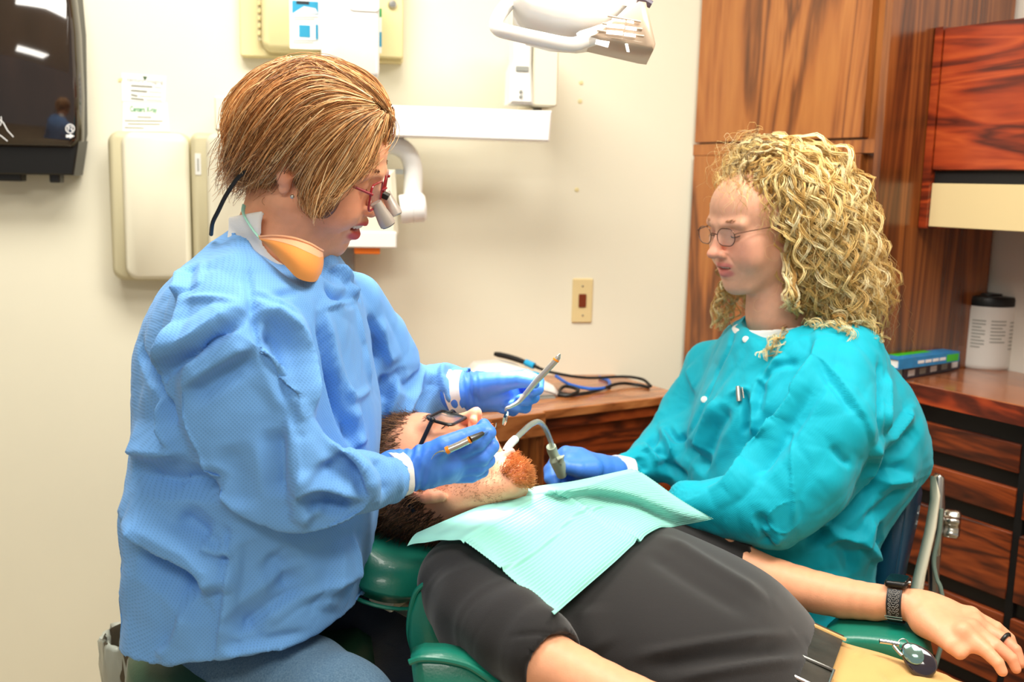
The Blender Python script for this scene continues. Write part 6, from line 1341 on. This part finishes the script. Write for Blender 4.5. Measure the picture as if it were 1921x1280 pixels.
# buckle and belt loops
def bandpt(x, off, lift=.0055): return V3((.389, 1.240, .546)) + lg * off + ac * (.186 + lift) * np.sign(math.cos(x)) * abs(math.cos(x)) ** .87 + th_ * (.1015 + lift) * np.sign(math.sin(x)) * abs(math.sin(x)) ** .87
for x0 in (1.15, 2.2):
    G = np.array([[bandpt(x0 + d_, o_, l_) for o_ in np.linspace(-.026, .026, 9)] for d_, l_ in ((-.028, .0045), (-.028, .007), (.028, .007), (.028, .0045))]); obj('belt_loop', M().sheet(G), m_khaki, pat, angle=50)
G = [bandpt(x, o, .007) for x, o in ((1.95, -.024), (1.7, -.024), (1.7, .024), (1.95, .024), (1.95, -.024))]; obj('belt_buckle', M().tube(G, .0028, 8), m_steel, pat)
for (x, y) in ((1399, 637), (1321, 750)):
    h = on_surf(AB, x, y); dn = nrm(CAM - h); obj('snap_button', M().lathe([(.0058, -.002), (.0062, .0), (.0055, .0022), (.003, .003)], h, nrm(dn + V3((-.2, 0, .1))), 18), m_white, asn)
h = on_surf(AB, 1383, 728); h2 = on_surf(AB, 1386, 752)
pn = thing('pocket_pen', 'silver pen clip showing at the teal gown pocket', 'pen', h)
obj('pen_cap', M().tube([h + V3((0, -.006, .004)), (h + h2) / 2 + V3((0, -.006, 0)), h2 + V3((0, -.004, 0))], [.004, .0048, .0048], 10), m_steel, pn); obj('pen_clip', M().tube([h + V3((.006, -.009, .003)), h2 + V3((.006, -.008, .006))], .0014, 6), m_chrome, pn)

# ================================================================== hair
def guides3(bv, lines, n, Yc, bv2=None):
    out = []
    for ln in lines:
        P = spline(ln, n); q = []
        for x, y in P:
            h = on_surf(bv, x, y)
            if h is None and bv2 is not None:
                h = on_surf(bv2, x, y)
                if h is not None: h = h + V3((0, -.012, .004))
            if h is None: h = V3(bv.find_nearest(Vector(W(x, y, Yc)))[0]); w = W(x, y, h[1]); h = h * .5 + w * .5
            q.append(h)
        q = np.array(q); k = q.copy()
        for _ in range(3): k[1:-1] = (k[:-2] + k[1:-1] * 2 + k[2:]) / 4
        out.append(k)
    return np.array(out)
def comb(G, n, npts, ctr, rg, depth=.12, jit=.004, t0=(0, .3), t1=(.8, 1.03), out=.01):
    ng, gp = G.shape[:2]; S = np.zeros((n, npts, 3)); U = rg.uniform(0, ng - 1.001, n)
    for i in range(n):
        a = int(U[i]); f = U[i] - a; base = G[a] * (1 - f) + G[a + 1] * f; ts = np.linspace(rg.uniform(*t0), rg.uniform(*t1), npts) * (gp - 1)
        P = np.stack([np.interp(np.clip(ts, 0, gp - 1), np.arange(gp), base[:, k]) for k in range(3)], 1); ex = np.clip(ts - (gp - 1), 0, None)[:, None]; P += ex * (base[-1] - base[-2])
        l = rg.uniform(-out, depth) ; P = ctr + (P - ctr) * (1 - l); w1 = rg.normal(0, jit, 3); w2 = rg.normal(0, jit, 3); s = np.linspace(0, 1, npts)[:, None]
        S[i] = P + w1 * s + w2 * np.sin(s * math.pi * rg.uniform(.8, 2.2))
    return S, U
def mirror(S, o, R):
    q = (S.reshape(-1, 3) - o) @ R.T; q[:, 1] *= -1; return (o + q @ R).reshape(S.shape)
def tones(n, rg, pal, w, U=None, k=6.0):
    P = np.array([srgb(c) for c in pal]); idx = rg.choice(len(pal), n, p=np.array(w) / sum(w)); c = P[idx]
    if U is not None:
        s = (.5 + .5 * np.sin(U * k + 1.7 * np.sin(U * 2.3)))[:, None]; c = c * (.75 + .5 * s)
    return c * rg.uniform(.85, 1.15, (n, 1))
# --- brown bob
S = SDF(*bounds([W(400, 90, YD - .13), W(760, 440, YD + .15)], .02), .0035)
S.ell(W(588, 238, YD - .006), (pxm(146, YD), .102, pxm(122, YD)), None, .01)
S.ell(W(505, 262, YD - .002), (pxm(80, YD), .092, pxm(95, YD)), None, .03)
S.ell(W(650, 250, YD), (pxm(80, YD), .088, pxm(85, YD)), None, .03)
S.plane(W(668, 330, YD), RT * .80 - UP * .60 + FW * .12)
S.rc(W(540, 345, YD - .1), W(540, 345, YD + .1), pxm(13, YD), pxm(13, YD), .01, cut=True)
S.ell(W(515, 402, YD), (.055, .12, .03), None, .01, cut=True)
S.ell(W(604, 335, YD - .062), (pxm(42, YD), .022, pxm(78, YD)), None, .012); S.ell(W(655, 290, YD - .055), (pxm(45, YD), .022, pxm(55, YD)), None, .012)
v, q = S.mesh(2); HB = bvh(v, q)
S2c = W(585, 270, YD + .01)
obj('hair_base', (S2c + (v - S2c) * .955, q), m_hair, dent, col=np.tile(srgb((104, 64, 36)), (len(v), 1)), angle=180)
GL = [[(737, 226), (722, 190), (690, 158), (640, 126), (575, 110), (510, 132), (455, 190)], [(732, 218), (712, 185), (676, 156), (630, 130), (570, 115), (505, 142), (450, 205)], [(690, 178), (640, 132), (575, 114), (505, 140), (452, 200), (431, 265), (424, 318)], [(695, 184), (640, 146), (575, 134), (512, 170), (463, 228), (440, 288), (428, 345)], [(700, 190), (640, 162), (580, 160), (525, 200), (482, 258), (455, 312), (440, 358)],
      [(702, 195), (645, 180), (590, 190), (545, 232), (505, 284), (478, 332), (466, 362)], [(706, 200), (652, 200), (602, 220), (562, 264), (528, 308), (505, 340), (498, 358)], [(708, 203), (660, 212), (612, 240), (576, 284), (548, 322), (530, 345), (520, 352)],
      [(710, 204), (664, 217), (618, 246), (580, 288), (556, 318), (545, 335), (538, 345)], [(711, 205), (667, 220), (624, 252), (590, 296), (570, 335), (560, 365), (566, 388)],
      [(712, 206), (668, 222), (628, 256), (596, 300), (576, 342), (568, 380), (582, 405)], [(716, 209), (678, 232), (645, 276), (616, 320), (596, 360), (586, 392), (592, 404)], [(720, 211), (692, 240), (664, 290), (638, 330), (614, 362), (598, 390), (598, 402)],
      [(724, 213), (708, 245), (688, 292), (664, 326), (638, 352), (616, 376), (603, 396)], [(729, 215), (722, 245), (708, 282), (690, 308), (664, 332), (640, 350), (618, 370)], [(732, 210), (736, 230), (732, 255), (722, 275), (708, 292), (690, 308), (672, 322)]]
rg = np.random.RandomState(21)
G = guides3(HB, GL, 16, YD)
PAL = [(232, 182, 122), (212, 154, 96), (180, 120, 70), (124, 80, 46), (250, 216, 166)]; WT = [3, 4, 3, 1.6, 2]
S, U = comb(G, 4200, 15, S2c, rg, .05, .0035, (0, .35), (.8, 1.04), .03)
S3, U3 = comb(G[2:8], 900, 15, S2c, rg, .08, .006, (.3, .6), (.9, 1.12), .05)
k3 = (np.linspace(0, 1, 15) ** 4)[None, :, None]; S3 = S3 + k3 * (V3((-.013, -.004, .008)) * rg.uniform(.2, 1.2, (900, 1, 1)) + rg.normal(0, .005, (900, 1, 3)))
S = np.concatenate([S, S3]); U = np.concatenate([U, U3]); v, q, c = strands(S, rg.uniform(.00035, .0008, len(S)), tones(len(S), rg, PAL, WT, U, 9.0)); obj('hair', (v, q), m_hair, dent, col=c, angle=180)
Sm, Um = comb(mirror(G, OD, RD), 1500, 12, S2c, rg, .05, .004, (0, .35), (.8, 1.04), .02); v, q, c = strands(Sm, rg.uniform(.0005, .001, len(Sm)), tones(len(Sm), rg, PAL, WT, Um, 9.0)); obj('hair', (v, q), m_hair, dent, col=c, angle=180)
def around(g0, ctr, ax, angs, bv):
    out = []
    for a_ in angs:
        R_ = np.array(Matrix.Rotation(a_, 3, Vector(ax))); P = ctr + (g0 - ctr) @ R_.T; out.append(np.array([V3(bv.find_nearest(Vector(p_))[0]) * .97 + p_ * .03 for p_ in P]))
    return np.array(out)
axv = nrm(RD[2] - .35 * RD[0])
Gb = around(G[2], S2c, axv, [math.radians(x_) for x_ in (24, 4, -18, -40, -62, -84, -106)], HB)
Sm, Um = comb(Gb, 2200, 13, S2c, rg, .05, .003, (0, .35), (.8, 1.0), -.005); v, q, c = strands(Sm, rg.uniform(.0005, .0009, len(Sm)), tones(len(Sm), rg, PAL, WT, Um, 9.0)); obj('hair', (v, q), m_hair, dent, col=c, angle=180)
# wisps at the nape and across the temple
wl = []
for ln in ([(505, 330), (502, 352), (510, 372), (522, 385)], [(640, 352), (625, 360), (610, 364), (596, 368)], [(722, 290), (712, 320), (698, 342), (688, 352)], [(470, 340), (452, 338), (438, 345), (428, 352)], [(460, 350), (446, 352), (434, 362), (440, 372)]):
    g_ = guides3(HB, [ln], 15, YD - .06)[0]
    for _ in range(5): wl.append(g_ + rg.normal(0, .002, 3) + np.linspace(0, 1, 15)[:, None] * rg.normal(0, .004, 3) + V3((0, -.004, 0)))
v, q, c = strands(np.array(wl), .0003, tones(len(wl), rg, PAL, WT)); obj('hair_wisp', (v, q), m_hair, dent, col=c, angle=180)

# --- blond curls
S = SDF(*bounds([W(1290, 230, YA - .2), W(1700, 700, YA + .25)], .02), .005)
S.ell(W(1460, 350, YA + .02), (pxm(112, YA), .105, pxm(98, YA)), None, .02)
S.ell(W(1535, 430, YA + .01), (pxm(98, YA), .13, pxm(150, YA)), None, .05)
S.ell(W(1585, 545, YA + .01), (pxm(78, YA), .13, pxm(90, YA)), None, .05)
fn = RA[0]; S.plane(to_world((.062, 0, 0), OA, RA, SA), fn * 1.0 - RA[2] * .55)
v, q = S.mesh(2); CB = bvh(v, q); C2 = W(1500, 420, YA + .02)
obj('hair_base', (C2 + (v - C2) * .86, q), m_hair, asn, col=np.tile(srgb((170, 130, 76)), (len(v), 1)), angle=180)
GL = [[(1462, 262), (1545, 262), (1602, 325), (1636, 420), (1658, 500), (1668, 570), (1676, 650)], [(1460, 268), (1530, 285), (1580, 350), (1612, 430), (1632, 510), (1640, 580), (1650, 650)], [(1458, 276), (1515, 305), (1556, 370), (1586, 450), (1606, 530), (1612, 590), (1600, 628)],
      [(1456, 284), (1502, 322), (1535, 390), (1560, 465), (1575, 540), (1580, 600), (1560, 632)], [(1455, 290), (1490, 335), (1515, 400), (1535, 475), (1545, 545), (1545, 600), (1530, 640)], [(1453, 296), (1480, 345), (1498, 410), (1510, 480), (1512, 550), (1500, 600), (1475, 640)],
      [(1451, 300), (1472, 350), (1485, 415), (1488, 490), (1482, 560), (1462, 610), (1432, 672)]]
GT = [[(1475, 262), (1440, 252), (1400, 258), (1368, 285), (1350, 318), (1348, 345)], [(1470, 275), (1435, 265), (1400, 275), (1375, 305), (1365, 340), (1372, 365)], [(1468, 288), (1438, 285), (1412, 305), (1398, 340), (1395, 372), (1405, 395)], [(1468, 300), (1445, 310), (1428, 340), (1422, 380), (1425, 415), (1440, 440)], [(1468, 312), (1455, 335), (1448, 375), (1450, 420), (1455, 460), (1450, 490)]]
rg = np.random.RandomState(33)
PALB = [(246, 222, 160), (236, 204, 132), (216, 176, 104), (184, 140, 76), (252, 238, 192)]; WB = [4, 4, 3, 1.4, 2]
def curls(S, rg, rr_, wl_, per, spread, rad, pal, wts, root=.25):
    n, k = S.shape[:2]; out = []; cols = []
    for i in range(n):
        P = S[i]; T = np.gradient(P, axis=0); T /= (np.linalg.norm(T, axis=1, keepdims=True) + 1e-9); a = np.cross(T, V3((.3, .8, .2))); a /= (np.linalg.norm(a, axis=1, keepdims=True) + 1e-9); b_ = np.cross(T, a)
        L = np.concatenate([[0], np.cumsum(np.linalg.norm(np.diff(P, axis=0), axis=1))]); ph = rg.uniform(0, 6.28); R_ = rg.uniform(*rr_); lam = rg.uniform(*wl_); am = np.clip(L / (L[-1] * root + 1e-6), 0, 1) * R_; hand_ = rg.choice([-1, 1])
        th = hand_ * (2 * math.pi * L / lam) + ph + .5 * np.sin(L * 60 + ph); c0 = tones(1, rg, pal, wts)[0]
        for _ in range(per):
            o1 = rg.normal(0, spread, 2); dph = rg.normal(0, .16); w = 1 + rg.normal(0, .12)
            out.append(P + (am * w * np.cos(th + dph) + o1[0])[:, None] * a + (am * w * np.sin(th + dph) + o1[1])[:, None] * b_); cols.append(c0 * rg.uniform(.82, 1.18))
    out = np.array(out); return strands(out, rg.uniform(rad[0], rad[1], len(out)), np.array(cols))
G = guides3(CB, GL, 16, YA); GF = guides3(CB, GT, 16, YA)
S, U = comb(G, 230, 46, C2, rg, .22, .010, (0, .3), (.72, 1.02), .03); v, q, c = curls(S, rg, (.007, .0125), (.045, .075), 9, .0016, (.0004, .0008), PALB, WB); obj('hair', (v, q), m_hair, asn, col=c, angle=180)
S, U = comb(GF, 120, 34, C2, rg, .10, .006, (0, .3), (.7, 1.08), .04); v, q, c = curls(S, rg, (.003, .007), (.024, .045), 6, .0013, (.0003, .0007), PALB + [(150, 122, 84)], WB + [2.5]); obj('hair_fringe', (v, q), m_hair, asn, col=c, angle=180)
S, U = comb(mirror(G, OA, RA), 110, 40, C2, rg, .2, .010, (0, .3), (.7, .95), .02); v, q, c = curls(S, rg, (.005, .0095), (.034, .055), 6, .0016, (.0005, .0009), PALB, WB); obj('hair', (v, q), m_hair, asn, col=c, angle=180)
Gb = around(G[0], C2, RA[2], [math.radians(x_) for x_ in (20, -15, -50, -85)], CB); S, U = comb(Gb, 90, 40, C2, rg, .2, .010, (0, .3), (.75, 1.0), .02); v, q, c = curls(S, rg, (.007, .0125), (.045, .075), 6, .0016, (.0005, .0009), PALB, WB); obj('hair', (v, q), m_hair, asn, col=c, angle=180)
# far lock hanging beside the chin, stray flyaways
FL = [np.array([W(x, y, YA + .06) for x, y in spline(l, 40)]) for l in ([(1385, 470), (1362, 530), (1350, 575), (1338, 612)], [(1392, 480), (1372, 540), (1365, 585), (1352, 618)], [(1380, 480), (1352, 540), (1340, 580), (1345, 600)], [(1395, 500), (1378, 560), (1372, 590), (1362, 608)])]
def lock(l, dy):
    q = []
    for x_, y_ in spline(l, 40):
        hh = on_surf(AB, x_, y_); q.append(W(x_, y_, YA - .12 if hh is None else hh[1] - dy))
    q = np.array(q); q[:, 1] += .055 * np.clip(1 - np.arange(40) / 16.0, 0, 1) ** 1.5
    for _ in range(6): q[1:-1] = (q[:-2] + q[1:-1] * 2 + q[2:]) / 4
    return q
FL += [lock(l, .014) for l in ([(1492, 480), (1486, 540), (1472, 600), (1452, 640), (1430, 672)], [(1500, 490), (1492, 550), (1480, 605), (1466, 638), (1440, 660)], [(1530, 580), (1560, 605), (1590, 612), (1600, 630)], [(1560, 580), (1590, 600), (1610, 612)], [(1500, 570), (1520, 600), (1545, 612)], [(1610, 560), (1632, 600), (1655, 640)])]
FL = np.array([f + rg.normal(0, .004, 3) for f in FL for _ in range(6)]); v, q, c = curls(FL, rg, (.004, .007), (.03, .045), 6, .0013, (.0004, .0007), PALB, WB); obj('hair_lock', (v, q), m_hair, asn, col=c, angle=180)
S, U = comb(np.concatenate([GF[::-1], G[::-1]]), 260, 24, C2, rg, .0, .014, (.2, .6), (.7, 1.1), .12); v, q, c = curls(S, rg, (.003, .009), (.03, .06), 1, .001, (.0002, .0003), PALB, WB); obj('hair_flyaway', (v, q), m_hair, asn, col=c, angle=180)

# --- patient: short dark hair, ginger beard, stubble (grown from the head's own surface)
def fur(V, Q, pick, n, ln, dirf, rg, o, R, s, rad, pal, w, bend=.3, npts=6):
    N = normals(V, Q); I = np.where(pick)[0]; I = I[rg.randint(0, len(I), n)]; P = V[I] + rg.normal(0, .0015, (n, 3)); D = dirf(P, N[I]) + rg.normal(0, bend, (n, 3)); D /= np.linalg.norm(D, axis=1, keepdims=True)
    L = rg.uniform(ln[0], ln[1], (n, 1)); t = np.linspace(0, 1, npts)[None, :, None]; B = rg.normal(0, .35, (n, 1, 3)); S = P[:, None, :] - N[I][:, None, :] * .001 + (D[:, None, :] * t + B * t * t * .6) * L[:, None, :]
    return strands(to_world(S.reshape(-1, 3), o, R, s).reshape(n, npts, 3), rg.uniform(rad[0], rad[1], n), tones(n, rg, pal, w))
V, Q = HPV, HPQ; rg = np.random.RandomState(44); x, y, z = V.T
top_ = (x * .38 + .034 < z) & (z > .03) | ((x < .022) & (z > -.012) & (np.abs(y) > .045)) | ((x < -.012) & (z > -.05) & (np.abs(y) < .09) & (x < -.02 - .2 * (.02 - np.clip(z, -1, .02)))) | ((x < .02) & (z > .035))
v, q, c = fur(V, Q, top_, 9000, (.012, .028), lambda P, N: N * .45 + V3((-.55, 0, .55)), rg, OP, RP, SP, (.0003, .0006), [(88, 58, 36), (64, 42, 28), (116, 80, 50), (144, 102, 64)], [4, 3, 3, 1], .18); obj('hair', (v, q), m_hair, pat, col=c, angle=180)
jc = np.array(JP((.078, 0, -.092)))
bd = (np.sqrt(((x - jc[0] - .004) / .028) ** 2 + (y / .036) ** 2 + ((z - jc[2] - .006) / .032) ** 2) < 1.05) & (x > jc[0] - .012)
bd &= z < JP((.09, 0, -.064))[2] + .0
v, q, c = fur(V, Q, bd, 2600, (.004, .010), lambda P, N: N * .9 + V3((.1, 0, -.55)), rg, OP, RP, SP, (.0003, .0005), [(206, 128, 66), (184, 106, 52), (222, 152, 92)], [4, 3, 2], .3); obj('beard', (v, q), m_hair, pat, col=c, angle=180)
sb = (np.abs(y) > .03) & (z < .0) & (z > -.105) & (x > .0) & (x < .075) & (z < -.012 - .0 * x) & (x * .9 + z < .03)
v, q, c = fur(V, Q, sb, 2400, (.002, .005), lambda P, N: N * .6 + V3((.2, 0, -.6)), rg, OP, RP, SP, (.0002, .0003), [(150, 92, 56), (120, 72, 44)], [1, 1], .3); obj('stubble', (v, q), m_hair, pat, col=c, angle=180)
mu = (np.abs(y) < .03) & (z < -.030) & (z > -.044) & (x > .085)
v, q, c = fur(V, Q, mu, 400, (.004, .008), lambda P, N: N * .6 + V3((.0, 0, -.7)), rg, OP, RP, SP, (.0002, .0004), [(196, 112, 52), (170, 90, 40)], [1, 1], .3); obj('moustache', (v, q), m_hair, pat, col=c, angle=180)
for s_ in (-1, 1):
    v, q, c = brow([(.094, s_ * .012, .031), (.092, s_ * .028, .038), (.08, s_ * .048, .034)], 120, .0004, (92, 60, 38), rg, RP, OP, SP); obj('eyebrow', (v, q), m_hair, pat, col=c, angle=180)

# --- small curls falling over the assistant's forehead and temple
rg = np.random.RandomState(77); wl = []
for k in range(34):
    t_ = rg.uniform(0, 1); x0 = 1352 + 105 * t_ + rg.normal(0, 6); y0 = 322 + 55 * t_ + rg.normal(0, 8); ln = rg.uniform(25, 70) * (1 if t_ < .6 else 1.3); q = []
    for f in np.linspace(0, 1, 24):
        x_, y_ = x0 + (rg.uniform(-4, 4) if f == 0 else 0) + 8 * math.sin(f * 3 + k), y0 + ln * f; hh = on_surf(AHB, x_, y_); q.append(W(x_, y_, (YA - .05 if hh is None else hh[1]) - .006 - .006 * math.sin(3 * f)))
    q = np.array(q)
    for _ in range(5): q[1:-1] = (q[:-2] + q[1:-1] * 2 + q[2:]) / 4
    wl.append(q)
v, q, c = curls(np.array(wl), rg, (.002, .0055), (.022, .045), 2, .0008, (.0002, .0004), PALB, WB, .4); obj('hair_wisp', (v, q), m_hair, asn, col=c, angle=180)
